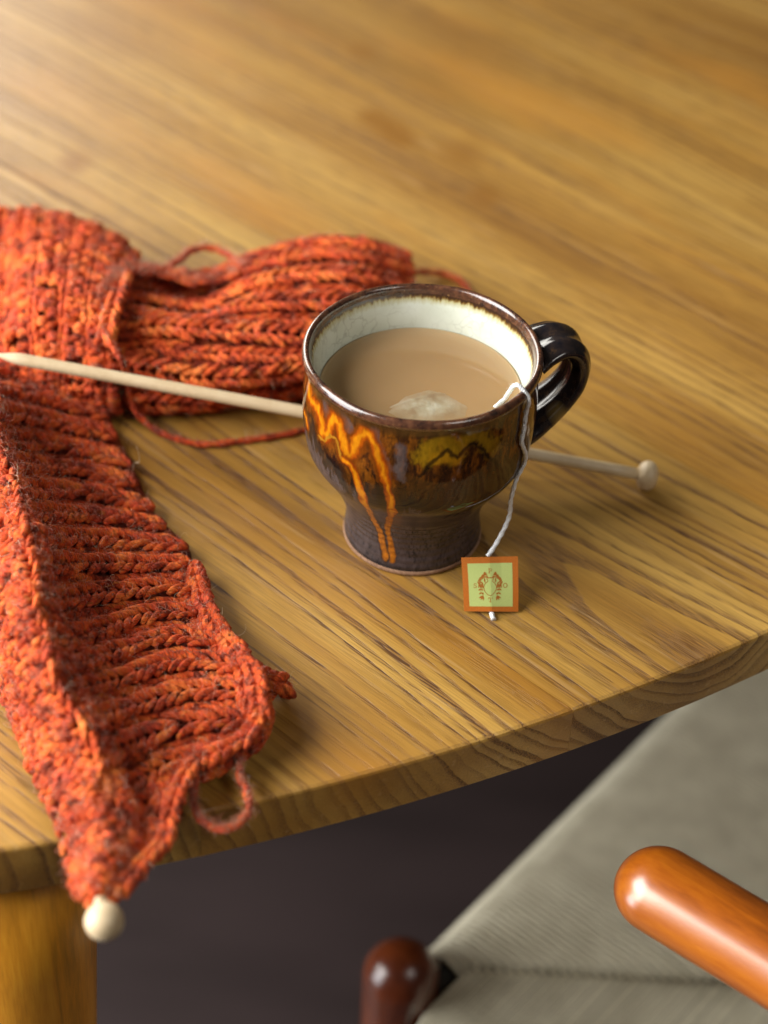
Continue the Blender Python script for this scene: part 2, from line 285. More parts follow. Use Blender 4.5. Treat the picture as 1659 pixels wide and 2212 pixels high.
# ================================================================== TABLE
oak = oak_material()
TC = np.array([-0.39831, 0.76576]); TR = 0.98206; TH = 0.025
table = tag(empty('table', (TC[0], TC[1], -0.73)), 'round oak table under the mug and the knitting', 'table')
def clip_circle_strip(v0, v1):
    """outline of the disc between two lines parallel to the grain (v = across the grain), ccw in (u,v)"""
    cu, cv = TC[0] * math.cos(GA) + TC[1] * math.sin(GA), -TC[0] * math.sin(GA) + TC[1] * math.cos(GA)
    a0, a1 = max(v0 - cv, -TR), min(v1 - cv, TR)
    def arc(s0, s1, side):
        out = []
        n = max(4, int(abs(s1 - s0) / 0.006))
        t0, t1 = math.asin(max(-1, min(1, s0 / TR))), math.asin(max(-1, min(1, s1 / TR)))
        for i in range(n + 1):
            t = t0 + (t1 - t0) * i / n
            out.append((cu + side * TR * math.cos(t), cv + TR * math.sin(t)))
        return out
    return arc(a0, a1, 1) + arc(a1, a0, -1)
def off_in(poly, d):
    n = len(poly); out = []
    for i in range(n):
        a, b, c = np.array(poly[i - 1]), np.array(poly[i]), np.array(poly[(i + 1) % n])
        e1 = b - a; e2 = c - b; l1, l2 = np.linalg.norm(e1), np.linalg.norm(e2)
        n1 = np.array([-e1[1], e1[0]]) / max(l1, 1e-9) ; n2 = np.array([-e2[1], e2[0]]) / max(l2, 1e-9)
        if l1 < 1e-6: n1 = n2
        if l2 < 1e-6: n2 = n1
        q = n1 + n2; q /= max(0.35, (q @ q) / 2)
        out.append(tuple(b + q * d))
    return out
joints = [-0.32, -0.17, -0.0335, 0.12, 0.2715, 0.42, 0.56, 0.71, 0.85, 1.0, 1.15, 1.30, 1.47]
gap = 0.00004
cvv = -TC[0] * math.sin(GA) + TC[1] * math.cos(GA)
for a, b in zip(joints[:-1], joints[1:]):
    a_, b_ = max(a, cvv - TR + 1e-4), min(b, cvv + TR - 1e-4)
    if b_ - a_ < 0.01: continue
    poly = clip_circle_strip(a_ + gap, b_ - gap)
    # drop duplicates
    pp = [poly[0]]
    for q in poly[1:]:
        if math.hypot(q[0] - pp[-1][0], q[1] - pp[-1][1]) > 1e-5: pp.append(q)
    if math.hypot(pp[0][0] - pp[-1][0], pp[0][1] - pp[-1][1]) < 1e-5: pp.pop()
    n = len(pp)
    rings = []
    # small rounded arris on the top; fine eased joint
    for dz, din in ((-TH, 0.0012), (-TH + 0.0012, 0.0), (-0.0016, 0.0), (-0.0006, 0.0004), (0.0, 0.0016)):
        q = pp if din == 0 else off_in(pp, din)
        # keep joint edges almost square: only arc vertices are eased in fully
        row = []
        for (u0_, v0_), (u1_, v1_) in zip(pp, q):
            onj = (abs(v0_ - (a_ + gap)) < 1e-6 or abs(v0_ - (b_ - gap)) < 1e-6)
            if onj:
                u1_, v1_ = u1_, v0_ + (v1_ - v0_) * 0.06
            row.append((u1_ * math.cos(GA) - v1_ * math.sin(GA), u1_ * math.sin(GA) + v1_ * math.cos(GA), dz))
        rings.append(row)
    V = np.array([p for r_ in rings for p in r_])
    F = [(i * n + j, i * n + (j + 1) % n, (i + 1) * n + (j + 1) % n, (i + 1) * n + j) for i in range(4) for j in range(n)]
    F.append(tuple(4 * n + j for j in range(n))); F.append(tuple(range(n - 1, -1, -1)))
    bo = mesh_obj('board', V, F, oak, None, smooth=False)
    bo.parent = table; bo.matrix_parent_inverse = Matrix.Translation((-TC[0], -TC[1], 0.73))
    bo.data.polygons.foreach_set('use_smooth', [False] * len(bo.data.polygons))
def reparent(o, p):
    o.parent = p; l = p.location; o.matrix_parent_inverse = Matrix.Translation((-l[0], -l[1], -l[2])); return o
legm = plain_wood('oiled_oak_leg', (0.30, 0.135, 0.012), (0.62, 0.250, 0.016), (0.78, 0.37, 0.030), 7, 0.40, stretch=(14, 14, 1.2))
def tapered_leg(cx, cy, top, bot, r0, r1, lean=(0, 0), k=48):
    P = np.array([(cx + lean[0] * t, cy + lean[1] * t, top + (bot - top) * t) for t in np.linspace(0, 1, 12)])
    return tube(P, np.linspace(r0, r1, 12), k, up=(1, 0, 0))
for cx, cy, ln in ((-0.1475, -0.146, (-0.03, -0.02)), (-1.12, 0.30, (-0.03, -0.01)), (0.33, 1.22, (0.03, 0.02)), (-0.65, 1.55, (0, 0.03))):
    v, f, uv = tapered_leg(cx, cy, -TH - 0.0004, -0.7298, 0.0325, 0.022, ln)
    reparent(mesh_obj('leg', v, f, legm, None, uv), table)
# ================================================================== MUG
ZK = np.array([0, .004, .012, .022, .03, .038, .048, .06, .075, .088, .0949])
RK = np.array([.0288, .0288, .0279, .0297, .0330, .0380, .0443, .0467, .047, .0465, .0475])
def prof(z):
    z = np.asarray(z, float); mg = np.gradient(RK, ZK); i = np.clip(np.searchsorted(ZK, z) - 1, 0, len(ZK) - 2)
    h = ZK[i + 1] - ZK[i]; t = (z - ZK[i]) / h
    return (2*t**3-3*t**2+1)*RK[i]+(t**3-2*t**2+t)*h*mg[i]+(-2*t**3+3*t**2)*RK[i+1]+(t**3-t**2)*h*mg[i+1]
def vnoise(x, y, seed=0):
    """smooth 2-D value noise"""
    xi, yi = np.floor(x).astype(int), np.floor(y).astype(int); xf, yf = x - xi, y - yi
    def h(a, b):
        n = (a * 374761393 + b * 668265263 + seed * 1442695041) & 0x7fffffff
        n = ((n ^ (n >> 13)) * 1274126177) & 0x7fffffff
        return ((n ^ (n >> 16)) & 0xffff) / 65535.0
    sx, sy = xf * xf * (3 - 2 * xf), yf * yf * (3 - 2 * yf)
    return (h(xi, yi) * (1 - sx) + h(xi + 1, yi) * sx) * (1 - sy) + (h(xi, yi + 1) * (1 - sx) + h(xi + 1, yi + 1) * sx) * sy
def fbm(x, y, seed=0, o=4):
    s = 0; a = 0.5; tot = 0
    for i in range(o): s = s + a * vnoise(x * 2 ** i, y * 2 ** i, seed + i); tot += a; a *= 0.5
    return s / tot
def seg_dist(T, Z, pts, r=45.0):
    """distance in mm on the unrolled wall to a polyline, and the place along it"""
    P = np.array([(math.radians(t) * r, z) for t, z in pts]); X = np.radians(T) * r
    best = np.full(T.shape, 1e9); par = np.zeros(T.shape)
    for i in range(len(P) - 1):
        a, b = P[i], P[i + 1]; d = b - a; L = max(d @ d, 1e-9)
        t = np.clip(((X - a[0]) * d[0] + (Z - a[1]) * d[1]) / L, 0, 1)
        q = np.hypot(X - a[0] - t * d[0], Z - a[1] - t * d[1]); mk = q < best
        best = np.where(mk, q, best); par = np.where(mk, (i + t) / (len(P) - 1), par)
    return best, par
def sst(e0, e1, x):
    t = np.clip((x - e0) / (e1 - e0), 0, 1); return t * t * (3 - 2 * t)
def glaze_colour(TH_, Z):
    """TH_ degrees (-180..180), Z mm -> rgb, roughness mask of the run glazes"""
    X = np.radians(TH_) * 45
    T0, Z0 = TH_, Z
    TH_ = TH_ + (fbm(X * .35, Z * .25, 81) - .5) * 2.6 + (fbm(X * 2.2, Z * 1.2, 82) - .5) * .25; Z = Z + (fbm(X * .3, Z * .3, 83) - .5) * 2.4 + (fbm(X * 2.5, Z * 1.5, 84) - .5) * .2
    X = np.radians(TH_) * 45
    jit = (fbm(X * 0.35, Z * 0.35, 3) - .5) * 1.6; fine = (fbm(X * 2.5, Z * 1.1, 9) - .5)
    def lerp(c, col, m): return c * (1 - m[..., None]) + np.array(col) * m[..., None]
    amb = fbm(X * 0.45, Z * 0.16, 5); amb2 = fbm(X * 1.6, Z * 0.6, 6)
    c = np.zeros(TH_.shape + (3,)) + np.array((0.040, 0.014, 0.004))
    c = lerp(c, (0.15, 0.048, 0.005), sst(.45, .72, amb) * sst(60, 72, Z + 8 * (TH_ < -100)))
    strk = fbm(X * .9, Z * .07 + 3, 71); c = lerp(c, (0.20, 0.062, 0.006), sst(.52, .74, strk) * sst(60, 74, Z) * .8)
    c = lerp(c, (0.012, 0.006, 0.004), sst(.50, .70, amb2) * .6)
    # right-hand yellow field
    d, _ = seg_dist(TH_, Z, YEL); c = lerp(c, (0.30, 0.165, 0.006), (1 - sst(1.0, 6.0, d + jit * 3 + (amb2 - .5) * 4)) * .8)
    d, _ = seg_dist(TH_, Z, BK['yblob']); c = lerp(c, (0.42, 0.20, 0.006), (1 - sst(.6, 4.0, d + jit * 2)) * .75)
    # backside waves so the pattern goes all round
    back = sst(10, 25, np.abs(TH_ + 90) - 95)
    wv = 74 + 5 * np.sin(np.radians(TH_) * 9) + 3 * np.sin(np.radians(TH_) * 17 + 1)
    c = lerp(c, (0.60, 0.20, 0.008), (1 - sst(2.0, 3.2, np.abs(Z - wv) + jit)) * back)
    d, _ = seg_dist(TH_, Z, BK['ydark']); c = lerp(c, (0.014, 0.007, 0.003), (1 - sst(.2, 1.3, d + jit * .4)) * .85)
    # lower iron glaze, purple-grey window reflection painted in, ragged upper border
    bp = sorted([(-180, 60), (-165, 62)] + [tuple(q) for q in BK['bound'] if q[0] < -20 and q[0] != -142.3] + [(-20, 40), (60, 47), (120, 44), (180, 60)])
    bz = np.interp(TH_, [q[0] for q in bp], [q[1] for q in bp])
    rag = (fbm(X * 1.1, Z * 0.10, 12) - .5) * 13 + (fbm(X * 4, Z * .6, 13) - .5) * 3
    dark_band = sst(-2, 3, Z - bz + rag) * (1 - sst(4, 15, Z - bz + rag))
    c = lerp(c, (0.007, 0.006, 0.007), dark_band * .9)
    low = 1 - sst(-.8, .8, Z - bz + rag)
    gcol = fbm(X * .25, Z * .2, 21)
    grey = np.array((0.058, 0.042, 0.043)) * (0.75 + .5 * gcol)[..., None]
    c = c * (1 - low[..., None]) + grey * low[..., None]
    m = np.zeros(TH_.shape)
    for q in BK['mott']:
        d, _ = seg_dist(TH_, Z, q); m = np.maximum(m, 1 - sst(3, 9, d))
    spots = sst(.60, .70, fbm(X * 1.6, Z * 0.7, 31)) * (0.25 + .75 * m)
    spots = np.maximum(spots, sst(.66, .72, fbm(X * .9, Z * .5, 33)) * .8)
    c = lerp(c, (0.010, 0.010, 0.012), spots * low)
    c = lerp(c, (0.012, 0.013, 0.02), (1 - sst(2.0, 6.0, Z + jit * 2)) * sst(-165, -150, TH_) * (1 - sst(-85, -70, TH_)) * .9)
    # black run around the drips
    d, pr = seg_dist(TH_, Z, [q for q in BK['dark'] if q[1] > 45]); c = lerp(c, (0.014, 0.007, 0.004), 1 - sst(2.2, 4.0, d + jit * 1.5 + 2.5 * (Z > 66)))
    d, pr = seg_dist(TH_, Z, BK['orangeB']); wB = 1.5 + .5 * pr
    c = lerp(c, (0.012, 0.006, 0.004), (1 - sst(wB + .6, wB + 1.8, d + jit * .6)) * .8)
    # amber inner area between the drips
    c = lerp(c, (0.16, 0.045, 0.004), sst(.48, .62, fbm(X * .8, Z * .3, 41)) * (TH_ > -121) * (TH_ < -108) * sst(60, 64, Z) * (1 - sst(74, 80, Z)) * .8)
    # window reflections painted into the glaze as grey patches
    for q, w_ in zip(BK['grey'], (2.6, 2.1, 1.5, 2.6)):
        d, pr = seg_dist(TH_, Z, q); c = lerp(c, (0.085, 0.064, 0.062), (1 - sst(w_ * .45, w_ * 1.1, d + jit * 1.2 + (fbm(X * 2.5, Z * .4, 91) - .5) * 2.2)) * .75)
    # thin dark outline, then the orange drips
    d, _ = seg_dist(TH_, Z, BK['dark']); c = lerp(c, (0.018, 0.008, 0.003), (1 - sst(.5, 1.6, d)) * .9)
    A_low = [(-101.9, 47.1), (-106.5, 33.0), (-108.9, 23.3), (-107.6, 14.3), (-105.7, 8.1)]
    A_up = BK['orangeA'][:22]
    for pts, w0, w1 in ((A_up, 3.7, 2.0), (A_low, 2.0, 2.5), (BK['orangeB'], 1.7, 2.5), (BK['blob'], 2.2, 2.2)):
        d, pr = seg_dist(TH_, Z, pts); wd = w0 + (w1 - w0) * pr
        wd = wd * (1 + .35 * (fbm(X * .6, Z * .6, 55) - .5))
        e = d / wd
        halo = (1 - sst(1.0, 2.2, e)) * sst(56, 70, Z); c = lerp(c, (0.150, 0.036, 0.003), halo * .8)
        mk = 1 - sst(.72, 1.10, e + fine * .08)
        e2 = e + (fbm(X * .7, Z * .18, 51) - .5) * 1.0
        hot = sst(.10, .62, e2)[..., None]; red = sst(.55, 1.0, e2)[..., None]
        col = np.array((0.50, 0.175, 0.005)) * (1 - hot) + np.array((0.31, 0.065, 0.003)) * hot
        col = col * (1 - red) + np.array((0.17, 0.028, 0.003)) * red
        lowc = np.array((0.36, 0.112, 0.009)) * (1 - .5 * sst(.4, 1., e))[..., None] * (.45 + 1.0 * fbm(X * 2, Z * 1.2, 61))[..., None]
        ff = (1 - sst(36, 48, Z))[..., None]; col = col * (1 - ff) + lowc * ff
        c = c * (1 - mk[..., None]) + col * mk[..., None]
    d, _ = seg_dist(TH_, Z, BK['thin']); c = lerp(c, (0.30, 0.13, 0.010), (1 - sst(.35, .75, d)))
    # rim band fades to iron brown
    c = lerp(c, (0.065, 0.030, 0.008), sst(85.5, 89, Z + jit * 1.2) * .85)
    return c, low
YEL = BK['yellow']
mug = tag(empty('mug'), 'glazed stoneware mug with orange drips, full of milky tea', 'mug')
Kn = 720; zs = np.concatenate([np.linspace(.0022, .0905, 230)])
rs = prof(zs)
# throwing rings and slight wobble
ang = np.linspace(-np.pi, np.pi, Kn, endpoint=False)
AA, ZZ = np.meshgrid(ang, zs)
RR = prof(ZZ) + 0.00012 * np.sin(ZZ * 1800) * (ZZ < .03) + 0.00022 * (fbm(AA * 7 + 60, ZZ * 60 + 9, 77) - .5)
cx_ = -0.0006 * np.exp(-((ZZ - .027) / .014) ** 2)
V = np.stack([RR * np.cos(AA) + cx_, RR * np.sin(AA), ZZ], -1).reshape(-1, 3)
nr = len(zs)
F = [(i * Kn + j, i * Kn + (j + 1) % Kn, (i + 1) * Kn + (j + 1) % Kn, (i + 1) * Kn + j) for i in range(nr - 1) for j in range(Kn)]
gm = NT('run_glaze')
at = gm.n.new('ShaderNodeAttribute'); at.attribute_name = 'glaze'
sp = gm.noise(gm.coord(), 900, 2, 0.6)
mott = gm.ramp(gm.noise(gm.mapping(gm.coord(), scale=(1, 1, .35)), 420, 4, 0.65), [(0.3, 0.72), (0.7, 1.25)])
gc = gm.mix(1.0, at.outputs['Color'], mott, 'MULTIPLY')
rough = gm.math('ADD', gm.math('MULTIPLY', at.outputs['Alpha'], 0.16), 0.08)
gmat = gm.fin(Base_Color=gc, Roughness=rough, Specular_IOR_Level=0.42, Normal=gm.bump(gm.noise(gm.coord(), 160, 2, 0.5), 0.06, 0.0006))
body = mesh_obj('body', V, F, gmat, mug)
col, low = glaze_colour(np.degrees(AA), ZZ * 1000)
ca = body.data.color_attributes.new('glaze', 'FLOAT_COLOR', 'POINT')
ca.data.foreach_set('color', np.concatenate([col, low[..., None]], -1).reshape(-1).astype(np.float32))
# rim: rounded iron-brown lip
rp = []
ro_, ri_ = prof(.0905), .0442
for t in np.linspace(0, 1, 15):
    a = math.pi * t
    rp.append(((ro_ + .0009 + ri_) / 2 + ((ro_ + .0009) - ri_) / 2 * math.cos(a) , .0922 + .0027 * math.sin(a)))
rp = [(ro_, .0905), (ro_ + .0006, .0914)] + rp + [(ri_ - .0002, .0912)]
V, F = lathe(rp, 288)
aa = np.arctan2(V[:, 1], V[:, 0]); V[:, 2] += 0.00025 * np.sin(aa * 2 + .6) + 0.00014 * np.sin(aa * 7) * (V[:, 2] > .0915)
rm = NT('iron_rim')
n1 = rm.noise(rm.coord(), 260, 4, 0.6); n2 = rm.noise(rm.coord(), 900, 3, 0.6)
rc = rm.ramp(n1, [(0.3, (0.022, 0.012, 0.010)), (0.5, (0.075, 0.030, 0.017)), (0.7, (0.150, 0.062, 0.030))])
rc = rm.mix(rm.ramp(n2, [(0.62, 0), (0.72, .6)]), rc, (0.30, 0.17, 0.06))
rmat = rm.fin(Base_Color=rc, Roughness=rm.ramp(n2, [(0.3, 0.10), (0.7, 0.26)]), Specular_IOR_Level=0.65, Coat_Weight=0.6, Coat_Roughness=0.06, Normal=rm.bump(rm.math('ADD', n1, n2), 0.10, 0.0005))
mesh_obj('rim', V, F, rmat, mug)
# lining: crackled white glaze, inside wall and floor of the mug
lp = [(ri_ - .0002, .0912), (.0432, .0885), (.0421, .084), (.0411, .079), (.0406, .074), (.0400, .066), (.0385, .054), (.034, .042), (.026, .034), (.012, .030), (.0001, .029)]
lp, _ = crom([(a, b) for a, b in lp], 60)
V, F = lathe(lp, 288)
aa = np.arctan2(V[:, 1], V[:, 0])
lm = NT('crackled_white_glaze')
oz = lm.sep(lm.coord())[2]
vo = lm.n.new('ShaderNodeTexVoronoi'); vo.feature = 'DISTANCE_TO_EDGE'; vo.inputs['Scale'].default_value = 165
lm.set(vo.inputs['Vector'], lm.vmath('ADD', lm.mapping(lm.coord(), scale=(1, 1, .8)), lm.vmath('MULTIPLY', lm.noise(lm.coord(), 120, 3, .6, out=1), (0.008, 0.008, 0.008))))
crk = lm.ramp(vo.outputs['Distance'], [(0.0, 1), (0.022, 0.75), (0.05, 0)])
crk = lm.math('MULTIPLY', crk, lm.ramp(lm.noise(lm.coord(), 55, 2), [(0.38, 0.12), (0.6, 0.85)]))
nz = lm.noise(lm.mapping(lm.coord(), scale=(1, 1, 0.22)), 620, 4, 0.65)
edge = lm.math('ADD', oz, lm.math('MULTIPLY', lm.math('SUBTRACT', nz, 0.5), 0.0042))
lc = lm.ramp(lm.noise(lm.coord(), 70, 3), [(0.3, (0.58, 0.62, 0.52)), (0.7, (0.70, 0.74, 0.66))])
lc = lm.mix(lm.math('MULTIPLY', crk, 0.42), lc, (0.22, 0.22, 0.17))
def zmap(z0, z1):
    return lm.math('DIVIDE', lm.math('SUBTRACT', edge, z0), z1 - z0, clamp=True)
lc = lm.mix(zmap(.0868, .0893), lc, (0.46, 0.42, 0.20))
lc = lm.mix(zmap(.0889, .0899), lc, (0.20, 0.105, 0.020))
lc = lm.mix(zmap(.0896, .0906), lc, (0.045, 0.020, 0.010))
lmat = lm.fin(Base_Color=lc, Roughness=0.12, Specular_IOR_Level=0.55, Normal=lm.bump(lm.math('ADD', lm.noise(lm.coord(), 240, 3), zmap(.0875, .09)), 0.16, 0.0006))
mesh_obj('lining', V, F, lmat, mug)
# unglazed foot ring
V, F = lathe([(.0001, .0030), (.0235, .0030), (.0243, .0006), (.0262, .0002), (.0288, .0003), (.0294, .0011), (.0292, .0023), (.0289, .0026)], 192)
fom = NT('bare_clay'); fnn = fom.noise(fom.coord(), 700, 4, 0.7)
fo = fom.fin(Base_Color=fom.ramp(fnn, [(0.3, (0.17, 0.085, 0.045)), (0.7, (0.42, 0.25, 0.15))]), Roughness=0.8, Normal=fom.bump(fnn, 0.4, 0.0005))
mesh_obj('foot_ring', V, F, fo, mug)
# handle: pulled strap with two shallow grooves
HA = math.radians(17.5)
hp = [(.0458, .0862), (.0508, .0890), (.0565, .0903), (.0618, .0884), (.0652, .0835), (.0662, .0772), (.0648, .0702), (.0608, .0640), (.0558, .0590), (.0502, .0547), (.0452, .0518), (.0432, .0508)]
hc, _ = crom(hp, 60)
er = np.array((math.cos(HA), math.sin(HA), 0)); et = np.array((-math.sin(HA), math.cos(HA), 0)); ez = np.array((0, 0, 1.0))
T = np.gradient(hc, axis=0); T /= np.linalg.norm(T, axis=1)[:, None]
k = 48; V = []
for i, (p, t) in enumerate(zip(hc, T)):
    nrm = np.array((-t[1], t[0]))                 # outward in the (rho,z) plane
    s = i / 59; wd = 0.0128 - 0.0030 * math.sin(math.pi * min(1, s * 1.05)) + (0.0022 * (1 - s) ** 6) + .0018 * s ** 5; th_ = 0.0036 + -.0006 * (1 - s) ** 12 + 0.001 * s ** 6
    for j in range(k):
        a = 2 * math.pi * j / k; ca_, sa_ = math.cos(a), math.sin(a)
        x = wd * math.copysign(abs(ca_) ** 0.75, ca_); y = th_ * math.copysign(abs(sa_) ** 0.8, sa_)
        y *= 1 - 0.42 * math.cos(x / wd * math.pi * 2.0) * (abs(x / wd) < .8) * .55
        q = er * (p[0] + nrm[0] * y) + ez * (p[1] + nrm[1] * y) + et * x
        V.append(q)
F = [(i * k + j, i * k + (j + 1) % k, (i + 1) * k + (j + 1) % k, (i + 1) * k + j) for i in range(59) for j in range(k)]
hm = NT('black_glaze'); hn = hm.noise(hm.mapping(hm.coord(), scale=(1, 1, .6)), 260, 4, 0.6)
hcol = hm.ramp(hn, [(0.3, (0.006, 0.006, 0.009)), (0.55, (0.020, 0.014, 0.013)), (0.75, (0.060, 0.032, 0.016))])
pz = hm.sep(hm.coord())
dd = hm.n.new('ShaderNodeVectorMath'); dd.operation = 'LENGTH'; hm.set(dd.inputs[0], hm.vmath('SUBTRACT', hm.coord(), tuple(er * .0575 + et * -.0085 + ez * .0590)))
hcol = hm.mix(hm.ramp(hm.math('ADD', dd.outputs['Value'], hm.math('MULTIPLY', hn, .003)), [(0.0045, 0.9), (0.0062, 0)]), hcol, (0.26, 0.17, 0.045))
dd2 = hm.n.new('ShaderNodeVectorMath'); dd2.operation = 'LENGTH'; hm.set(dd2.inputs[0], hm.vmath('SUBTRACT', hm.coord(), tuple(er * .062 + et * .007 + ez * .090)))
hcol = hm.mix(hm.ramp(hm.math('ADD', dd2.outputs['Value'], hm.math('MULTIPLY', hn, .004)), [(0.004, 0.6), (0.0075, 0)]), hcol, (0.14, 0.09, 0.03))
hmat = hm.fin(Base_Color=hcol, Roughness=0.16, Specular_IOR_Level=0.6, Normal=hm.bump(hn, 0.12, 0.0008))
mesh_obj('handle', np.array(V), F, hmat, mug)
# ================================================================== TEA
TZ = 0.0757
tr = 0.0405
rad = [(0.0001, TZ), (.01, TZ), (.02, TZ), (.03, TZ), (.037, TZ), (.0392, TZ + .00005), (.0399, TZ + .0003), (.0405, TZ + .0008), (.0404, TZ - .0005), (.0402, TZ - .006), (.039, TZ - .012), (.0001, TZ - .012)]
V, F = lathe(rad, 192)
tm = NT('milky_tea')
tl = tm.n.new('ShaderNodeVectorMath'); tl.operation = 'LENGTH'; tm.set(tl.inputs[0], tm.vmath('MULTIPLY', tm.coord(), (1, 1, 0)))
tcol = tm.ramp(tl.outputs['Value'], [(0.034, (0.345, 0.215, 0.100)), (0.0392, (0.40, 0.275, 0.145)), (0.0402, (0.50, 0.38, 0.23))])
tcol = tm.mix(tm.ramp(tm.noise(tm.coord(), 38, 2), [(.35, .0), (.7, .45)]), tcol, (0.39, 0.245, 0.115))
tmat = tm.fin(Base_Color=tcol, Roughness=0.05, Specular_IOR_Level=0.35, Subsurface_Weight=0.25, Subsurface_Radius=(0.006, 0.003, 0.0015), Subsurface_Scale=0.6)
tea = mesh_obj('tea', V, F, tmat)
tag(tea, 'milky brown tea filling the mug', 'tea')
# ================================================================== TEA BAG
bag = tag(empty('tea_bag', (0, 0, 0)), 'tea bag in the mug, its string and green and orange tag hanging outside', 'tea bag')
pc = g('pouch'); cen = pc.mean(0)
nb_ = 64; V = []; F = []
pl_ = np.vstack([pc, pc[:1]]); dl_ = np.concatenate([[0], np.cumsum(np.linalg.norm(np.diff(pl_, axis=0), axis=1))])
outl = np.stack([np.interp(np.linspace(0, dl_[-1], nb_ + 1)[:-1], dl_, pl_[:, c]) for c in range(3)], 1)
ringsn = 14
for r_ in range(ringsn + 1):
    s = 1 - r_ / ringsn
    for j in range(nb_):
        q = cen + (outl[j] - cen) * s
        hgt = 0.0012 * (1 - s ** 2.0) + 0.0004 * (fbm(np.array(q[0] * 600. + 50), np.array(q[1] * 600. + 50), 5) - .5) * (1 - s)
        # crossing seam ridge
        a, b = np.array(pc[0][:2]), np.array(pc[3][:2]); dn = (b - a) / np.linalg.norm(b - a)
        dist = abs((q[0] - a[0]) * -dn[1] + (q[1] - a[1]) * dn[0] - .002)
        hgt += 0.00030 * math.exp(-(dist / .0006) ** 2) * (s < .93)
        hgt += .00005 * math.sin(q[0] * 1500 + q[1] * 700) * (1 - s)
        V.append((q[0], q[1], TZ - .0003 + hgt))
for r_ in range(ringsn):
    for j in range(nb_): F.append((r_ * nb_ + j, r_ * nb_ + (j + 1) % nb_, (r_ + 1) * nb_ + (j + 1) % nb_, (r_ + 1) * nb_ + j))
pm = NT('wet_bag_paper')
pn = pm.noise(pm.mapping(pm.coord(), rot=(0, 0, .5), scale=(1, .35, 1)), 480, 5, .65); pn2 = pm.noise(pm.coord(), 130, 3, .6)
pcol = pm.ramp(pn2, [(0.36, (0.27, 0.19, 0.105)), (0.5, (0.37, 0.32, 0.21)), (0.68, (0.48, 0.45, 0.34))])
pz_ = pm.math('DIVIDE', pm.math('SUBTRACT', pm.sep(pm.coord())[2], TZ), 0.0012, clamp=True)
pcol = pm.mix(pm.ramp(pz_, [(0.0, 0.85), (0.8, 0.0)]), pcol, (0.36, 0.235, 0.115))
pcol = pm.mix(pm.ramp(pn, [(.35, .35), (.6, 0)]), pcol, (0.28, 0.20, 0.12))
pmat = pm.fin(Base_Color=pcol, Roughness=0.32, Normal=pm.bump(pn, .25, .0006), Subsurface_Weight=.2, Subsurface_Radius=(.003, .002, .001), Subsurface_Scale=.5)
mesh_obj('pouch', np.array(V), F, pmat, bag)
# string
st = g('string')
for i, p in enumerate(st):
    if i >= 5:
        rho = math.hypot(p[0], p[1]); need = float(prof(min(.0949, max(p[2], 0)))) + .0012
        if rho < need and p[2] > .03: st[i][0] *= need / rho; st[i][1] *= need / rho
full = np.vstack([[tuple(st[0] + np.array((-.0012, .0004, -.004)))], st])
sp_, L = crom(full, 260)
sp_ += np.stack([np.interp(np.arange(260), np.arange(0, 260, 10), rng.normal(0, 1.1e-4, 26)) for _ in range(3)], 1)
sm = NT('cotton_string')
suv = sm.sep(sm.coord('UV')); stw = sm.math('ADD', suv[1], sm.math('MULTIPLY', suv[0], -520.0))
sfib = sm.noise(sm.comb(sm.math('MULTIPLY', suv[0], 900.0), sm.math('MULTIPLY', stw, 8.0), 0.0), 1.0, 3, .6)
sh = sm.math('ABSOLUTE', sm.math('SINE', sm.math('MULTIPLY', stw, math.pi * 2)))
smat = sm.fin(Base_Color=sm.ramp(sfib, [(.3, (.62, .64, .66)), (.7, (.86, .88, .90))]), Roughness=.8, Normal=sm.bump(sm.math('ADD', sh, sfib), .6, .0003))
v, f, uv = tube(sp_, 0.00088, 12, ply=.13, pitch=.0038)
mesh_obj('string', v, f, smat, bag, uv)
A = Acc()
for _ in range(170):
    i = rng.integers(20, 258); p = sp_[i].copy(); d = rng.normal(0, 1, 3); d /= np.linalg.norm(d); pts = [p]
    for _k in range(5):
        d = d + rng.normal(0, .5, 3); d /= np.linalg.norm(d); pts.append(pts[-1] + d * rng.uniform(.00025, .0006))
    A.add(*tube(pts, 2.2e-5, 3))
o = A.build('string_fuzz', smat, bag); o['kind'] = 'stuff'
stb, _ = crom(g('stub'), 14); v, f, uv = tube(stb, np.linspace(.0008, .0011, 14), 12, ply=.13, pitch=.0038); mesh_obj('string_end', v, f, smat, bag, uv)
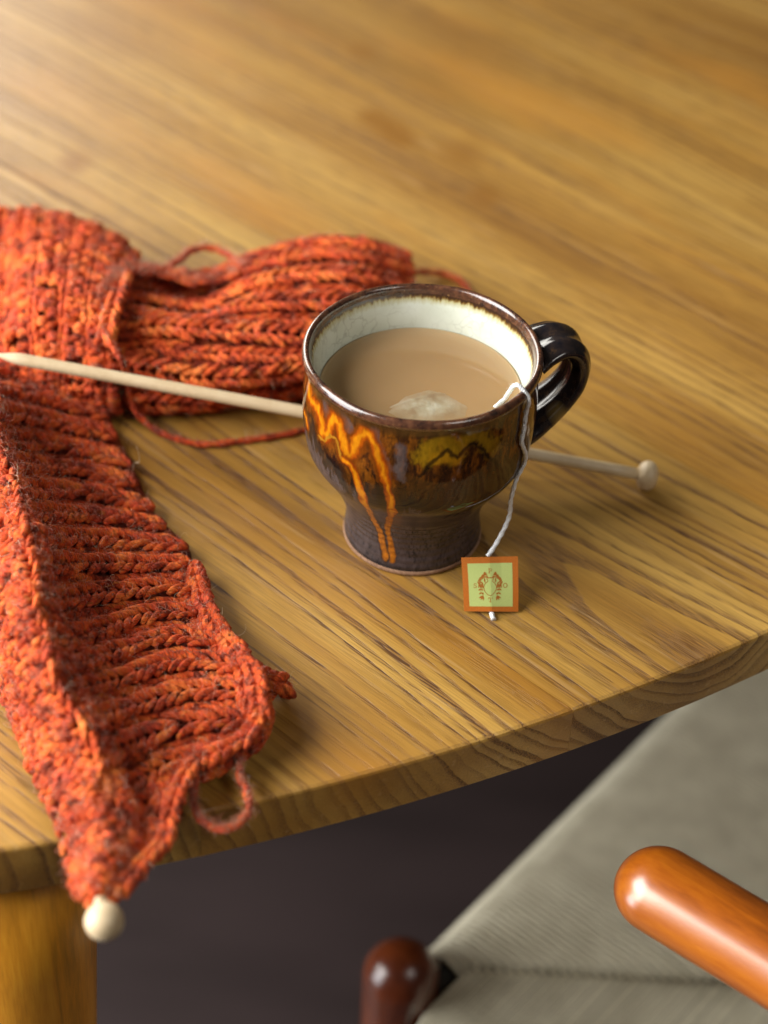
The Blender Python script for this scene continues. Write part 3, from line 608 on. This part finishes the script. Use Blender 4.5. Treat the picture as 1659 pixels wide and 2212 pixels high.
# tag
tg = g('tag'); BLc, BRc, TRc, TLc = tg
exu = (BRc - BLc); exv = (TLc - BLc); tn = np.cross(exu, exv); tn /= np.linalg.norm(tn); W_ = np.linalg.norm(exu)
def tpos(u, v, h=0.0):
    """u,v 0..1 on the folded card"""
    p = (1 - u) * (1 - v) * BLc + u * (1 - v) * BRc + u * v * TRc + (1 - u) * v * TLc
    fold = 1 - abs(u - 0.49) / 0.5
    bend = 0.0018 * fold * (1 - .55 * v) + 0.0011 * math.sin(v * 2.6) + .0009 * max(0, u - .7) * v * 3 + 0.0003 * (u - .5) ** 2 * (1 if u > .5 else -1) * 4
    return p + tn * (bend + h)
def sheet(name, u0, v0, u1, v1, h, mat, parent, n=24, thick=0.0):
    V = [tpos(u0 + (u1 - u0) * i / n, v0 + (v1 - v0) * j / n, h) for j in range(n + 1) for i in range(n + 1)]
    F = [(j * (n + 1) + i, j * (n + 1) + i + 1, (j + 1) * (n + 1) + i + 1, (j + 1) * (n + 1) + i) for j in range(n) for i in range(n)]
    if thick:
        m0 = len(V)
        V += [tpos(u0 + (u1 - u0) * i / n, v0 + (v1 - v0) * j / n, h - thick) for j in range(n + 1) for i in range(n + 1)]
        F += [tuple(m0 + q for q in fc[::-1]) for fc in F]
        bd = [i for i in range(n + 1)] + [j * (n + 1) + n for j in range(1, n + 1)] + [n * (n + 1) + i for i in range(n - 1, -1, -1)] + [j * (n + 1) for j in range(n - 1, 0, -1)]
        for a_, b_ in zip(bd, bd[1:] + bd[:1]): F.append((a_, m0 + a_, m0 + b_, b_))
    return mesh_obj(name, np.array(V), F, mat, parent, smooth=False)
def paper(name, col, var=.08):
    N = NT(name); n = N.noise(N.coord(), 2600, 3, .7)
    c0 = tuple(x * (1 - var) for x in col); c1 = tuple(min(1, x * (1 + var)) for x in col)
    return N.fin(Base_Color=N.ramp(n, [(.3, c0), (.7, c1)]), Roughness=.62, Normal=N.bump(n, .15, .0001), Specular_IOR_Level=.3)
orange_p = paper('orange_card', (0.40, 0.110, 0.007), .18); green_p = paper('green_print', (0.40, 0.47, 0.15)); ink = paper('brown_ink', (0.33, 0.105, 0.008))
cardo = sheet('tag', 0, 0, 1, 1, 0, orange_p, bag, thick=.00025)
sheet('green_panel', 0.10, 0.094, 0.895, 0.885, 0.00005, green_p, cardo)
H = 0.00010
ink_v = []; ink_f = []
def poly(pts):
    b0 = len(ink_v); ink_v.extend(tpos(u, v, H) for u, v in pts); ink_f.append(tuple(range(b0, b0 + len(pts))))
def stroke(pts, w_=0.008, taper=False):
    P = np.array(pts, float); n = len(P); T = np.gradient(P, axis=0); T /= np.linalg.norm(T, axis=1)[:, None] + 1e-9; Nn = np.stack([-T[:, 1], T[:, 0]], 1)
    ws = np.full(n, w_ / 2.0)
    if taper: ws *= np.sin(np.linspace(0.12, np.pi - .05, n))
    for i in range(n - 1):
        poly([P[i] + Nn[i] * -ws[i], P[i + 1] + Nn[i + 1] * -ws[i + 1], P[i + 1] + Nn[i + 1] * ws[i + 1], P[i] + Nn[i] * ws[i]])
def px2uv(x, y):     # print layout measured on the card: 0..1659 picture units of the close view
    # card corners TL(275,590) TR(1100,572) BR(1115,1388) BL(322,1383)
    v = (1386 - y) / (1386 - 582.0); l = 322 + (275 - 322) * v; r = 1115 + (1100 - 1115) * v
    return ((x - l) / (r - l), v)
def leaf(x, y, ang_, ln, w_):
    a = math.radians(ang_); pts = [(x + math.cos(a) * ln * t, y - math.sin(a) * ln * t) for t in np.linspace(0, 1, 6)]
    stroke([px2uv(*p) for p in pts], w_ / 800., True)
def cstroke(pts, w_=8, n=24):
    c_, _ = crom(pts, n); stroke([px2uv(*p) for p in c_], w_ / 800.)
# vase outline
cx0 = 690
vase = [(645, 893), (640, 905), (655, 925), (650, 945), (625, 965), (603, 1000), (598, 1040), (612, 1085), (640, 1120), (665, 1143), (690, 1152)]
cstroke(vase, 9, 40); cstroke([(2 * cx0 - x, y) for x, y in vase], 9, 40)
cstroke([(640, 890), (690, 888), (740, 890)], 13, 6)
for sgn in (-1, 1):
    def X(x): return cx0 + sgn * (x - cx0)
    cstroke([(X(650), 880), (X(610), 880), (X(575), 900), (X(545), 935)], 8)
    cstroke([(X(655), 870), (X(630), 840), (X(600), 830)], 7)
    for (x, y, a) in ((600, 850, 100), (600, 850, 135), (600, 850, 165), (620, 850, 80), (580, 860, 150), (560, 875, 130), (560, 875, 170), (545, 880, 200), (530, 905, 140), (520, 910, 180), (515, 920, 215), (510, 935, 250), (610, 870, 190)):
        aa_ = a if sgn == -1 else 180 - a
        leaf(X(x), y, aa_, 52, 24)
    for (x, y, a, ln, w_) in ((606, 885, 262, 75, 17), (612, 890, 280, 60, 12)):
        leaf(X(x), y, a if sgn == -1 else 180 - a, ln, w_)
    # drooping tulip leaves and the lower sprigs
    cstroke([(X(558), 950), (X(535), 965), (X(527), 1000), (X(522), 1035)], 13); cstroke([(X(558), 950), (X(578), 965), (X(583), 1000), (X(588), 1040)], 13)
    leaf(X(540), 965, 265 if sgn == -1 else 275, 75, 20); leaf(X(574), 965, 275 if sgn == -1 else 265, 78, 20)
    cstroke([(X(558), 955), (X(556), 1040), (X(560), 1100), (X(590), 1150)], 5)
    for (x, y) in ((556, 1050), (566, 1105)):
        leaf(X(x), y, 215 if sgn == -1 else -35, 44, 22); leaf(X(x), y, -35 if sgn == -1 else 215, 44, 22)
    for a in (268, 300, 330): leaf(X(590), 1152, a if sgn == -1 else 180 - a, 72, 24)
# letters
def lettr(lines, w_=9):
    for l_ in lines: stroke([px2uv(*p) for p in l_], w_ / 800.)
lettr([[(676, 756), (676, 818)], [(664, 818), (689, 818)], [(664, 756), (690, 756)]]); cstroke([(690, 756), (710, 760), (716, 773), (708, 787), (680, 790)], 8, 14)
lettr([[(694, 1182), (694, 1243)], [(680, 1243), (708, 1243)], [(667, 1182), (722, 1182)], [(669, 1182), (667, 1198)], [(720, 1182), (722, 1198)]])
cstroke([(492, 985), (485, 974), (468, 973), (458, 984), (462, 997), (485, 1007), (494, 1020), (484, 1032), (462, 1032), (453, 1020)], 9, 30)
oc = [(914 + 28 * math.cos(t), 1003 + 31 * math.sin(t)) for t in np.linspace(0, 2 * math.pi, 26)]; stroke([px2uv(*p) for p in oc], 10 / 800.)
mesh_obj('printed_emblem', np.array(ink_v), ink_f, ink, cardo, smooth=False)
# ================================================================== KNITTING NEEDLES
bm_ = plain_wood('pale_birch', (0.50, 0.36, 0.20), (0.64, 0.50, 0.31), (0.74, 0.61, 0.42), 22, 0.42, stretch=(1, 1, 1))
def needle(label, K0, axis_to, length, knob_r, knob_h, sr=.0027):
    K0 = np.array(K0); d = np.array(axis_to) - K0; d /= np.linalg.norm(d)
    e = empty('knitting_needle', tuple(K0)); tag(e, label, 'knitting needle')
    ts = np.concatenate([np.linspace(.002, length - .012, 20), np.linspace(length - .0105, length, 8)])
    rr = np.concatenate([np.full(20, sr), sr * np.array([.97, .9, .8, .67, .54, .42, .30, .16])])
    v, f, uv = tube(K0 + d[None] * ts[:, None], rr, 24); reparent(mesh_obj('shaft', v, f, bm_, None, uv), e)
    a = np.cross(d, (0, 0, 1)); a /= np.linalg.norm(a); b = np.cross(a, d)
    V = []; n1_, n2_ = 20, 32
    for i in range(n1_ + 1):
        t = math.pi * i / n1_
        for j in range(n2_):
            q = 2 * math.pi * j / n2_; V.append(K0 - d * knob_h * math.cos(t) + (a * math.cos(q) + b * math.sin(q)) * knob_r * max(1e-5, math.sin(t)) ** .9)
    F = [(i * n2_ + j, i * n2_ + (j + 1) % n2_, (i + 1) * n2_ + (j + 1) % n2_, (i + 1) * n2_ + j) for i in range(n1_) for j in range(n2_)]
    reparent(mesh_obj('knob', np.array(V), F, bm_, None), e); return e
nA = g('needleA')
needle('wooden knitting needle lying behind the mug across the knitting', nA[1], nA[0], float(np.linalg.norm(nA[1] - nA[0])), .0068, .0047)
nBp = g('needleB')
needle('wooden knitting needle inside the front of the knitting, its round ball past the table edge', g('ball')[0], nBp[1], .235, .0066, .0064, .0027)
# ================================================================== KNITTING
yarn = yarn_material('heather_wool'); yarn_shade = yarn_material('heather_wool_shaded', (0.30, 0.24, 0.24)); yarn_loose = yarn_material('heather_wool_strand', (1.0, 0.92, 0.95))  # inner copy of the yarn tinted dark, shade painted into the recesses
class Surf:
    def __init__(s, G_, sign=None):
        s.G = np.array(G_, float); s.R, s.Cn = s.G.shape[:2]; s.sign = 1.0
        n = s.normal(np.array([s.R / 2.]), np.array([s.Cn / 2. - .5]))[0]
        s.sign = 1.0 if n @ np.array((0, -.35, .93)) > 0 else -1.0
    def _w(s, x, n):
        x = np.clip(x, 0, n - 1 - 1e-9); i = x.astype(int); f = x - i
        w = np.stack([-.5*f+f*f-.5*f**3, 1-2.5*f*f+1.5*f**3, .5*f+2*f*f-1.5*f**3, -.5*f*f+.5*f**3], -1)
        idx = np.stack([i - 1, i, i + 1, i + 2], -1); return w, idx
    def ev(s, a, b):
        a = np.atleast_1d(np.asarray(a, float)); b = np.atleast_1d(np.asarray(b, float)); a, b = np.broadcast_arrays(a, b)
        G2 = np.concatenate([2 * s.G[:1] - s.G[1:2], s.G, 2 * s.G[-1:] - s.G[-2:-1]], 0)
        G2 = np.concatenate([2 * G2[:, :1] - G2[:, 1:2], G2, 2 * G2[:, -1:] - G2[:, -2:-1]], 1)
        wa, ia = s._w(a, s.R); wb, ib = s._w(b, s.Cn)
        return np.einsum('ni,nj,nijk->nk', wa, wb, G2[(ia + 1)[:, :, None], (ib + 1)[:, None, :]])
    def normal(s, a, b, e=.04):
        da = s.ev(np.minimum(a + e, s.R - 1), b) - s.ev(np.maximum(a - e, 0), b); db = s.ev(a, np.minimum(b + e, s.Cn - 1)) - s.ev(a, np.maximum(b - e, 0))
        n = np.cross(da, db); return s.sign * n / (np.linalg.norm(n, axis=1)[:, None] + 1e-12)
STP = []     # stitch points, for the fuzz
def frame_path(sf, along, fixed, lo, hi, n=160, lift=0.0, wob=0.0, seed=0):
    t = np.linspace(lo, hi, n); f = np.full(n, float(fixed))
    if wob: f = f + wob * (fbm(t * 1.3 + seed * 3.7, np.full(n, seed * 1.9), 8) - .5)
    a, b = (f, t) if along == 't' else (t, f)
    Cc = sf.ev(a, b); Nn = sf.normal(a, b)
    e = .12
    if along == 't': sp = (sf.ev(np.minimum(a + e, sf.R - 1), b) - sf.ev(np.maximum(a - e, 0), b))
    else: sp = (sf.ev(a, np.minimum(b + e, sf.Cn - 1)) - sf.ev(a, np.maximum(b - e, 0)))
    sp = np.linalg.norm(sp, axis=1) / (2 * e)          # metres per unit of the other parameter
    return Cc, Nn, sp
def free_path(pts, n=160, up=(0, 0, 1)):
    Cc, L_ = crom(pts, n); T = np.gradient(Cc, axis=0); T /= np.linalg.norm(T, axis=1)[:, None]
    u = np.array(up, float); Nn = u - T * (T @ u)[:, None]; Nn /= np.linalg.norm(Nn, axis=1)[:, None]; return Cc, Nn, None
def knit_wale(A, path, w, L, r, lift=0.0, style='v', flip=1, dens=None, puff=1.0, fuzz=1.0, dirn=1):
    Cc, Nn, sp = path
    d = np.concatenate([[0], np.cumsum(np.linalg.norm(np.diff(Cc, axis=0), axis=1))]); tot = d[-1]
    T = np.gradient(Cc, axis=0); T /= np.linalg.norm(T, axis=1)[:, None] + 1e-12; Bb = np.cross(Nn, T); Bb /= np.linalg.norm(Bb, axis=1)[:, None] + 1e-12
    def at(a, b, n):
        a = np.asarray(a); I = lambda X: np.stack([np.interp(a, d, X[:, c]) for c in range(3)], 1)
        return I(Cc) + I(Bb) * np.asarray(b)[:, None] + I(Nn) * np.asarray(n)[:, None]
    a0 = rng.uniform(0, L)
    while a0 < tot - L * .4:
        ww = w if dens is None else min(w, max(.0045, float(np.interp(a0, d, dens))))
        sc_ = min(1, ww / w + .25); rj = r * rng.uniform(.80, 1.18) * sc_; Lj = L * rng.uniform(.93, 1.07)
        u0 = rng.uniform(0, 1)
        if style == 'v':
            t = np.linspace(0, 1, 9)
            for sd in (-1, 1):
                jl, jb, jn = rng.normal(0, .15, 3)
                aa = a0 + dirn * Lj * (-.55 + 1.78 * t + jl * t); bb = sd * ww * (.045 + (.40 + jb * .5) * t ** .85)
                nn = lift + rj * puff * (.95 * np.sin(np.pi * (t * .93 + .04)) ** .8 - .55 + jn - .25 * t)
                rr = rj * (.62 + .42 * np.sin(np.pi * (t * .86 + .1)))
                P = at(np.clip(aa, 0, tot), bb, nn); A.add(*tube(P, rr, 8, u0=u0))
                if rng.random() < fuzz: STP.append((P[4], P[5] - P[3], Nn[int(min(len(d) - 1, np.searchsorted(d, a0)))]))
        else:
            t = np.linspace(-1, 1, 9); q = 1 if int(a0 / L) % 2 else -1
            jl, jb, jn = rng.normal(0, .24, 3)
            P = at(np.clip(a0 + q * L * .22 * np.cos(t * np.pi * .5) + jl * L, 0, tot), ww * (.56 * t + jb * .4), lift + rj * puff * (1.25 * np.cos(t * np.pi * .5) ** .8 - .45 + jn))
            A.add(*tube(P, rj * (.72 + .38 * np.cos(t * 1.3)), 8, u0=u0))
            if rng.random() < fuzz: STP.append((P[4], P[5] - P[3], Nn[int(min(len(d) - 1, np.searchsorted(d, a0)))]))
        a0 += Lj if style == 'v' else L * .62
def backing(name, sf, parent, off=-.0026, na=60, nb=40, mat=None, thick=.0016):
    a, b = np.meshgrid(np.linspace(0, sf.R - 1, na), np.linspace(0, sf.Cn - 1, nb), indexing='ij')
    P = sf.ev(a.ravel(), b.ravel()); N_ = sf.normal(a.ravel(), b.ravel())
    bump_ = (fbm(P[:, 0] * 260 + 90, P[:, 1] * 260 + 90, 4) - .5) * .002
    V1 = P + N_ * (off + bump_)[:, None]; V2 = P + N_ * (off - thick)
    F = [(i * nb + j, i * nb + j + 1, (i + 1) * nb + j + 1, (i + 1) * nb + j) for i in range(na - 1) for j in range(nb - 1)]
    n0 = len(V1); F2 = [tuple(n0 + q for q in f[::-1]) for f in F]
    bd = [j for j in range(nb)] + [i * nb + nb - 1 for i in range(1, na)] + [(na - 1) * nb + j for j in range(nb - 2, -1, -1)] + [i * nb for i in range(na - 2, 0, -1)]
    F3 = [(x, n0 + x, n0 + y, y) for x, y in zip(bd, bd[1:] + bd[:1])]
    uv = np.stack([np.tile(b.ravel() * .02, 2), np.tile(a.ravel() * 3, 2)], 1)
    return mesh_obj(name, np.vstack([V1, V2]), F + F2 + F3, mat or yarn_shade, parent, uv)
knit = tag(empty('knitting'), 'unfinished orange red ribbed wool knitting spread across the table and over its edge', 'knitting')
RIB = 0.0158; SL = 0.0048; YR = 0.00144
def ribs_t(sf, part, lo, hi, t0, t1, flip=1, pitch=RIB, wob=.10, fz=1.0, recess=True, ref=None, w=.0108, L=SL, r=YR):
    """ribs whose chains run along t, set side by side along s"""
    ss = np.linspace(lo, hi, 200); mid = sf.ev(ss, np.full(200, (t0 + t1) / 2 if ref is None else ref)); dd_ = np.concatenate([[0], np.cumsum(np.linalg.norm(np.diff(mid, axis=0), axis=1))])
    n = max(2, int(round(dd_[-1] / pitch)))
    for i in range(n):
        s = float(np.interp((i + .5) * dd_[-1] / n, dd_, ss)); ds = (hi - lo) / n
        A = Acc(); p = frame_path(sf, 't', s, t0, t1, wob=wob, seed=i)
        dens = p[2] * (float(np.interp((i + 1) * dd_[-1] / n, dd_, ss)) - float(np.interp(i * dd_[-1] / n, dd_, ss)))
        knit_wale(A, p, w, L, r, lift=.0010, dens=dens * .72, fuzz=fz, dirn=flip)
        if recess:
            s2 = float(np.interp(min((i + 1.0), n - .02) * dd_[-1] / n, dd_, ss))
            p = frame_path(sf, 't', s2, t0, t1, wob=wob, seed=i + 50)
            knit_wale(A, p, w * .65, L, r * .95, lift=-.0018, dens=dens * .52, fuzz=fz * .3, dirn=flip)
        A.build('rib', yarn, part)
# front panel, ribbed face
S1 = Surf(g('F1'))
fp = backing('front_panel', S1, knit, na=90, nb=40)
ribs_t(S1, fp, 0.05, 15.95, 0.0, 2.93, flip=-1, ref=1.8)
# rolled band on the left of the front panel, reverse side up
S2 = Surf(g('F2'))
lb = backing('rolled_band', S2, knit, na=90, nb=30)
for i, b in enumerate(np.linspace(0.22, 2.95, 9)):
    A = Acc(); p = frame_path(S2, 's', b, 0, 9.9, n=260, wob=.25, seed=i + 20)
    knit_wale(A, p, .0072, .0050, .00165, lift=.0004, style='purl', dens=p[2] * .36, fuzz=.9)
    A.build('rib', yarn, lb)
# bumps where the ridge turns into the ribbed face
A = Acc(); p = frame_path(S1, 's', 0.04, 0.6, 15.9, n=260, wob=.12, seed=91)
knit_wale(A, p, .0075, .0062, .0017, lift=.0012, style='v'); A.build('ridge_stitches', yarn, lb)
A = Acc(); p = frame_path(S1, 's', 0.20, 4, 15.9, n=260, wob=.14, seed=92)
knit_wale(A, p, .0075, .0052, .0017, lift=.0012, style='purl'); A.build('ridge_stitches', yarn, lb)
# selvedge along the right of the panel
for nm, pts, w_, lf, st_ in (('selvedge', g('edge'), .0070, .0006, 'v'), ('selvedge', g('edge') + np.array((-.004, .002, -.002)), .008, 0, 'v'), ('curled_corner', g('corner'), .010, 0, 'v'), ('selvedge', g('braid'), .009, .001, 'v')):
    A = Acc(); knit_wale(A, free_path(pts, 200, (-.2, -.3, .9)), w_, SL, .0018, lift=lf, style=st_, fuzz=1); A.build(nm, yarn, knit)
A = Acc(); e2 = g('edge')[:9]; knit_wale(A, free_path(e2 + np.array((.001, .001, -.0045)), 160, (.5, -.3, .6)), .009, SL, .0018, style='v'); A.build('selvedge', yarn, knit)
for dz in (-.003, -.006):
    A = Acc(); knit_wale(A, free_path(g('corner') + np.array((0, .001, dz)), 60), .008, SL, .0017, style='purl'); A.build('curled_corner', yarn, knit)
# folded part behind, ribs running left to right
S3 = Surf(g('R')); bp_ = backing('back_fold', S3, knit, na=110, nb=70)
ribs_t(S3, bp_, 0.9, 7.95, 0.02, 5.97, flip=1, pitch=.0185, fz=.5, ref=3.6, w=.0122, L=.0051, r=.00160)
S4 = Surf(g('L')); lf_ = backing('back_bunch', S4, knit, na=90, nb=70)
nL = 17
for i, b in enumerate(np.linspace(0.35, 4.97, nL)):
    A = Acc(); p = frame_path(S4, 's', b, 1.2, 6.9, n=240, wob=.30, seed=i + 120)
    knit_wale(A, p, .0085, .0049, .0018, lift=.0005, style='purl' if i % 3 else 'v', dens=p[2] * (4.6 / nL), fuzz=.35)
    A.build('rib', yarn, lf_)
# loose strands
def strand(name, key, r=.00142, ply=.16, n=None, sag=True):
    pts, L_ = crom(g(key), 300); pts += np.stack([np.interp(np.arange(300), np.arange(0, 300, 12), rng.normal(0, 3e-4, 25)) for _ in range(3)], 1)
    v, f, uv = tube(pts, r, 12, ply=ply, pitch=.0105); mesh_obj(name, v, f, yarn_loose, knit, uv)
    for i in range(0, 300, 3): STP.append((pts[i], pts[min(i + 1, 299)] - pts[i - 1 if i else 0], np.array((0, 0, 1.))))
strand('working_yarn', 'working')
for kx in ('loop_top', 'strand_a', 'strand_b'): strand('loose_yarn', kx)
strand('yarn_loop', 'loop_bottom')
# fuzz
hm_ = NT('wool_fuzz'); hm_.fin(Base_Color=(.52, .12, .035), Roughness=.7, Sheen_Weight=.5)
pal = NT('pale_wool_hair'); pal.fin(Base_Color=(.74, .60, .42), Roughness=.6)
def hairs(name, n, mat, lmin, lmax, rad, curl, out):
    A = Acc(); K_ = len(STP)
    for _ in range(n):
        p, t, nn = STP[rng.integers(K_)]
        t = t / (np.linalg.norm(t) + 1e-9)
        d = nn * out + rng.normal(0, .55, 3) + t * rng.normal(0, .8); d /= np.linalg.norm(d)
        L_ = rng.uniform(lmin, lmax); m_ = 7; q = np.asarray(p) + nn * .001 + rng.normal(0, .0007, 3); pts = [q]; ax = rng.normal(0, 1, 3); ax /= np.linalg.norm(ax)
        for _k in range(m_):
            d = d + np.cross(ax, d) * curl * rng.uniform(.3, 1.3) + rng.normal(0, .18, 3); d /= np.linalg.norm(d); pts.append(pts[-1] + d * L_ / m_)
        A.add(*tube(pts, np.linspace(rad, rad * .5, m_ + 1), 3, cap=False))
    o = A.build(name, mat, knit); o['kind'] = 'stuff'
hairs('wool_fuzz', 32000, hm_.m, .0016, .0046, 7.0e-5, .6, .45)
hairs('stray_hair', 1800, pal.m, .0025, .0075, 6.0e-5, .6, 1.0)
for pts in (((-.1222, .0262, .0030), (-.1218, .0258, .0070), (-.1205, .0252, .0095), (-.1190, .0245, .0100), (-.1185, .0238, .0140), (-.1192, .0232, .0195)), ((-.0800, -.0680, .007), (-.0772, -.0690, .0095), (-.0750, -.0705, .0110), (-.0738, -.0712, .0140), (-.0736, -.0722, .0185))):
    c_, _ = crom(pts, 40); v, f, uv = tube(c_, np.linspace(.00016, .00009, 40), 6); mesh_obj('stray_hair', v, f, pal.m, knit, uv)
# ================================================================== CHAIR
chair = tag(empty('chair', (0.21, -0.07, -0.73)), 'wooden armchair with woven paper cord seat, pulled up beside the table', 'chair')
def R_(o): return reparent(o, chair)
cherry = plain_wood('orange_varnished_wood', (0.17, 0.036, 0.002), (0.37, 0.090, 0.003), (0.50, 0.150, 0.005), 6, 0.30, coat=1.0, cr=.27, stretch=(2.0, 9, 9), rot=(0, 0, math.radians(38)))
redwood = plain_wood('red_brown_wood', (0.060, 0.012, 0.005), (0.125, 0.026, 0.007), (0.20, 0.045, 0.010), 6, 0.26, coat=0.4, stretch=(8, 8, 1.5))
cm = NT('paper_cord'); cuv = cm.sep(cm.coord('UV')); ctw = cm.math('ADD', cuv[1], cm.math('MULTIPLY', cuv[0], -130.0))
cst = cm.math('ABSOLUTE', cm.math('SINE', cm.math('MULTIPLY', ctw, math.pi * 1.5)))
cordm = cm.fin(Base_Color=cm.ramp(cm.noise(cm.coord(), 60, 3), [(.3, (.52, .48, .35)), (.7, (.66, .62, .47))]), Roughness=.75, Normal=cm.bump(cst, .5, .0005))
Fd = np.array((math.cos(math.radians(52)), math.sin(math.radians(52)), 0)); Id = np.array((math.cos(math.radians(-38)), math.sin(math.radians(-38)), 0)); C0 = np.array((-.0060, -.0310, -.2900))
SS = .45; RR_ = .015; CP = .0037
seat_m = NT('seat_core').fin(Base_Color=(.02, .018, .014), Roughness=.9)  # near-black colour paints the shade in the gaps between cords
cn = [C0 + Fd * .012 + Id * .012, C0 + Fd * (SS - .012) + Id * .012, C0 + Fd * (SS - .012) + Id * (SS - .012), C0 + Fd * .012 + Id * (SS - .012)]
V = [c + np.array((0, 0, -.006)) for c in cn] + [c + np.array((0, 0, -.024)) for c in cn]
seat = R_(mesh_obj('seat', np.array(V), [(3, 2, 1, 0), (4, 5, 6, 7), (0, 1, 5, 4), (1, 2, 6, 5), (2, 3, 7, 6), (3, 0, 4, 7)], seat_m, None, smooth=False))
def cord_tube(o0, al, inw, f, ln, jig):
    """wraps the rail at distance f along al, then runs inwards"""
    base = o0 + al * f
    pts = []
    for a in np.linspace(-150, 90, 9):
        ar = math.radians(a); pts.append(base + inw * (RR_ - RR_ * math.cos(ar) * 1.0) * 1.0 + np.array((0, 0, -RR_ + RR_ * math.sin(ar))))
    for x in np.linspace(RR_ + .01, max(ln, RR_ + .014), 9):
        sag = -.007 * math.sin(min(1, x / .22) * math.pi / 2) ** 2
        dive = -.0028 * max(0, 1 - (ln - x) / .006) ** 2
        pts.append(base + inw * x + al * jig * x + np.array((0, 0, sag + dive)))
    return tube(np.array(pts), CP * .43, 8)
nC = int(SS / CP)
other = Acc()
SF, SI = [0, .0457, .128, .225], [0, .0252, .1246, .225]
for q in range(4):
    o0, al, inw = ((C0, Fd, Id), (C0, Id, Fd), (C0 + Fd * SS, Id, -Fd), (C0 + Id * SS, Fd, -Id))[q]
    for i in range(3, nC - 6):
        f = i * CP + CP / 2; ln = min(f, SS - f)
        if q == 0 and f < .225: ln = float(np.interp(f, SF, SI))
        if q == 1 and f < .225: ln = float(np.interp(f, SI, SF))
        if q == 0 and f < .040: continue
        if q == 1 and f < .026: continue
        v, fc, uv = cord_tube(o0, al, inw, f, ln, rng.normal(0, .0012))
        if q < 2:
            o = mesh_obj('cord', v, fc, cordm, None, uv); o.parent = seat
        else: other.add(v, fc, uv)
o = other.build('cord_weave', cordm, seat); o['kind'] = 'stuff'
def dome_post(px_, py_, top, bot, r, mat, name):
    zz = np.concatenate([top - r * .85 * (1 - np.sin(np.linspace(0.02, 1, 10) * math.pi / 2)), np.linspace(top - r * .9, bot, 14)[1:]])
    t = np.linspace(0.02, 1, 10); rr = np.concatenate([r * np.cos((1 - np.sin(t * math.pi / 2)) * 0) * np.sin(np.linspace(.05, 1, 10) * math.pi / 2) ** .8, np.linspace(r, r * .8, 14)[1:]])
    zz = np.concatenate([top - r * (1 - np.cos(np.linspace(0.03, 1, 12) * math.pi / 2)), np.linspace(top - r - .001, bot, 12)]); rr = np.concatenate([r * np.sin(np.linspace(0.03, 1, 12) * math.pi / 2), np.linspace(r, r * .82, 12)])
    P = np.stack([np.full(len(zz), px_), np.full(len(zz), py_), zz], 1)
    v, f, uv = tube(P, rr, 40, up=(1, 0, 0)); return R_(mesh_obj(name, v, f, mat, None, uv))
dome_post(.0075, -.0235, -.262, -.7298, .0195, redwood, 'leg')
p2 = C0 + Fd * (SS + .006) - Id * .004; dome_post(p2[0], p2[1], -.262, -.7298, .0195, redwood, 'leg')
for c in (C0 + Id * (SS + .01) - Fd * .03, C0 + Id * (SS + .01) + Fd * (SS + .03)):
    v, f, uv = tube(np.array([(c[0], c[1], -.7298), (c[0], c[1], -.40), (c[0], c[1], -.066)]), np.array([.014, .018, .016]), 32, up=(1, 0, 0)); R_(mesh_obj('leg', v, f, redwood, None, uv))
for a_, b_ in ((C0 + Fd * SS + np.array((0, 0, -.012)), C0 + np.array((0, 0, -.012))), (C0 + np.array((0, 0, -.012)), C0 + Id * SS + np.array((0, 0, -.012))), (C0 + Fd * SS + np.array((0, 0, -.012)), C0 + Fd * SS + Id * SS + np.array((0, 0, -.012))), (C0 + Id * SS + np.array((0, 0, -.012)), C0 + Fd * SS + Id * SS + np.array((0, 0, -.012)))):
    sgn_ = np.array((0, 0, -.003)); mid_ = (C0 + Fd * SS / 2 + Id * SS / 2); 
    d_ = mid_ - (a_ + b_) / 2; d_[2] = 0; d_ = d_ / np.linalg.norm(d_) * RR_
    v, f, uv = tube(np.array([a_ + d_ + sgn_ + (b_ - a_) * .11, b_ + d_ + sgn_ - (b_ - a_) * .11]), RR_ - .004, 16); R_(mesh_obj('rail', v, f, redwood, None, uv))
c1 = C0 + Id * (SS + .01) - Fd * .03; c2 = C0 + Id * (SS + .01) + Fd * (SS + .03); bk = (c1 + c2) / 2 + Id * .12
arm = [(.1010, -.1462, -.050), (.1400, -.1752, -.050), (.19, -.2130, -.050), (.27, -.258, -.051), (c1[0], c1[1], -.052), ((c1[0] * .6 + bk[0] * .5), c1[1] * .6 + bk[1] * .5, -.045), (bk[0], bk[1], -.03), (c2[0] * .6 + bk[0] * .5, c2[1] * .6 + bk[1] * .5, -.045), (c2[0], c2[1], -.052)]
arm += [tuple(c2 - Id * .12 + Fd * .012 + np.array((0, 0, .24 - .002)))[:2] + (-.051,), tuple(c2 - Id * .26 - Fd * .0)[:2] + (-.050,)]
ap, L_ = crom(arm, 160); s_ = np.linspace(0, L_, 160)
R0 = .0181
ts = np.sin(np.linspace(0.04, 1, 14) * math.pi / 2)
def cap_path(P, s_, r):
    d0 = P[0] - P[2]; d0 /= np.linalg.norm(d0); d1 = P[-1] - P[-3]; d1 /= np.linalg.norm(d1)
    th_ = np.linspace(.06, math.pi / 2, 14)
    A_ = [P[0] + d0 * r * math.cos(t) for t in th_[:-1]]; B_ = [P[-1] + d1 * r * math.cos(t) for t in th_[:-1][::-1]]
    rr = np.concatenate([[r * math.sin(t) for t in th_[:-1]], np.full(len(P), r), [r * math.sin(t) for t in th_[:-1][::-1]]])
    return np.vstack([A_, P, B_]), rr
P_, rr_ = cap_path(ap, s_, R0)
v, f, uv = tube(P_, rr_, 48, up=(0, 0, 1), flat=.86); R_(mesh_obj('armrest', v, f, cherry, None, uv))
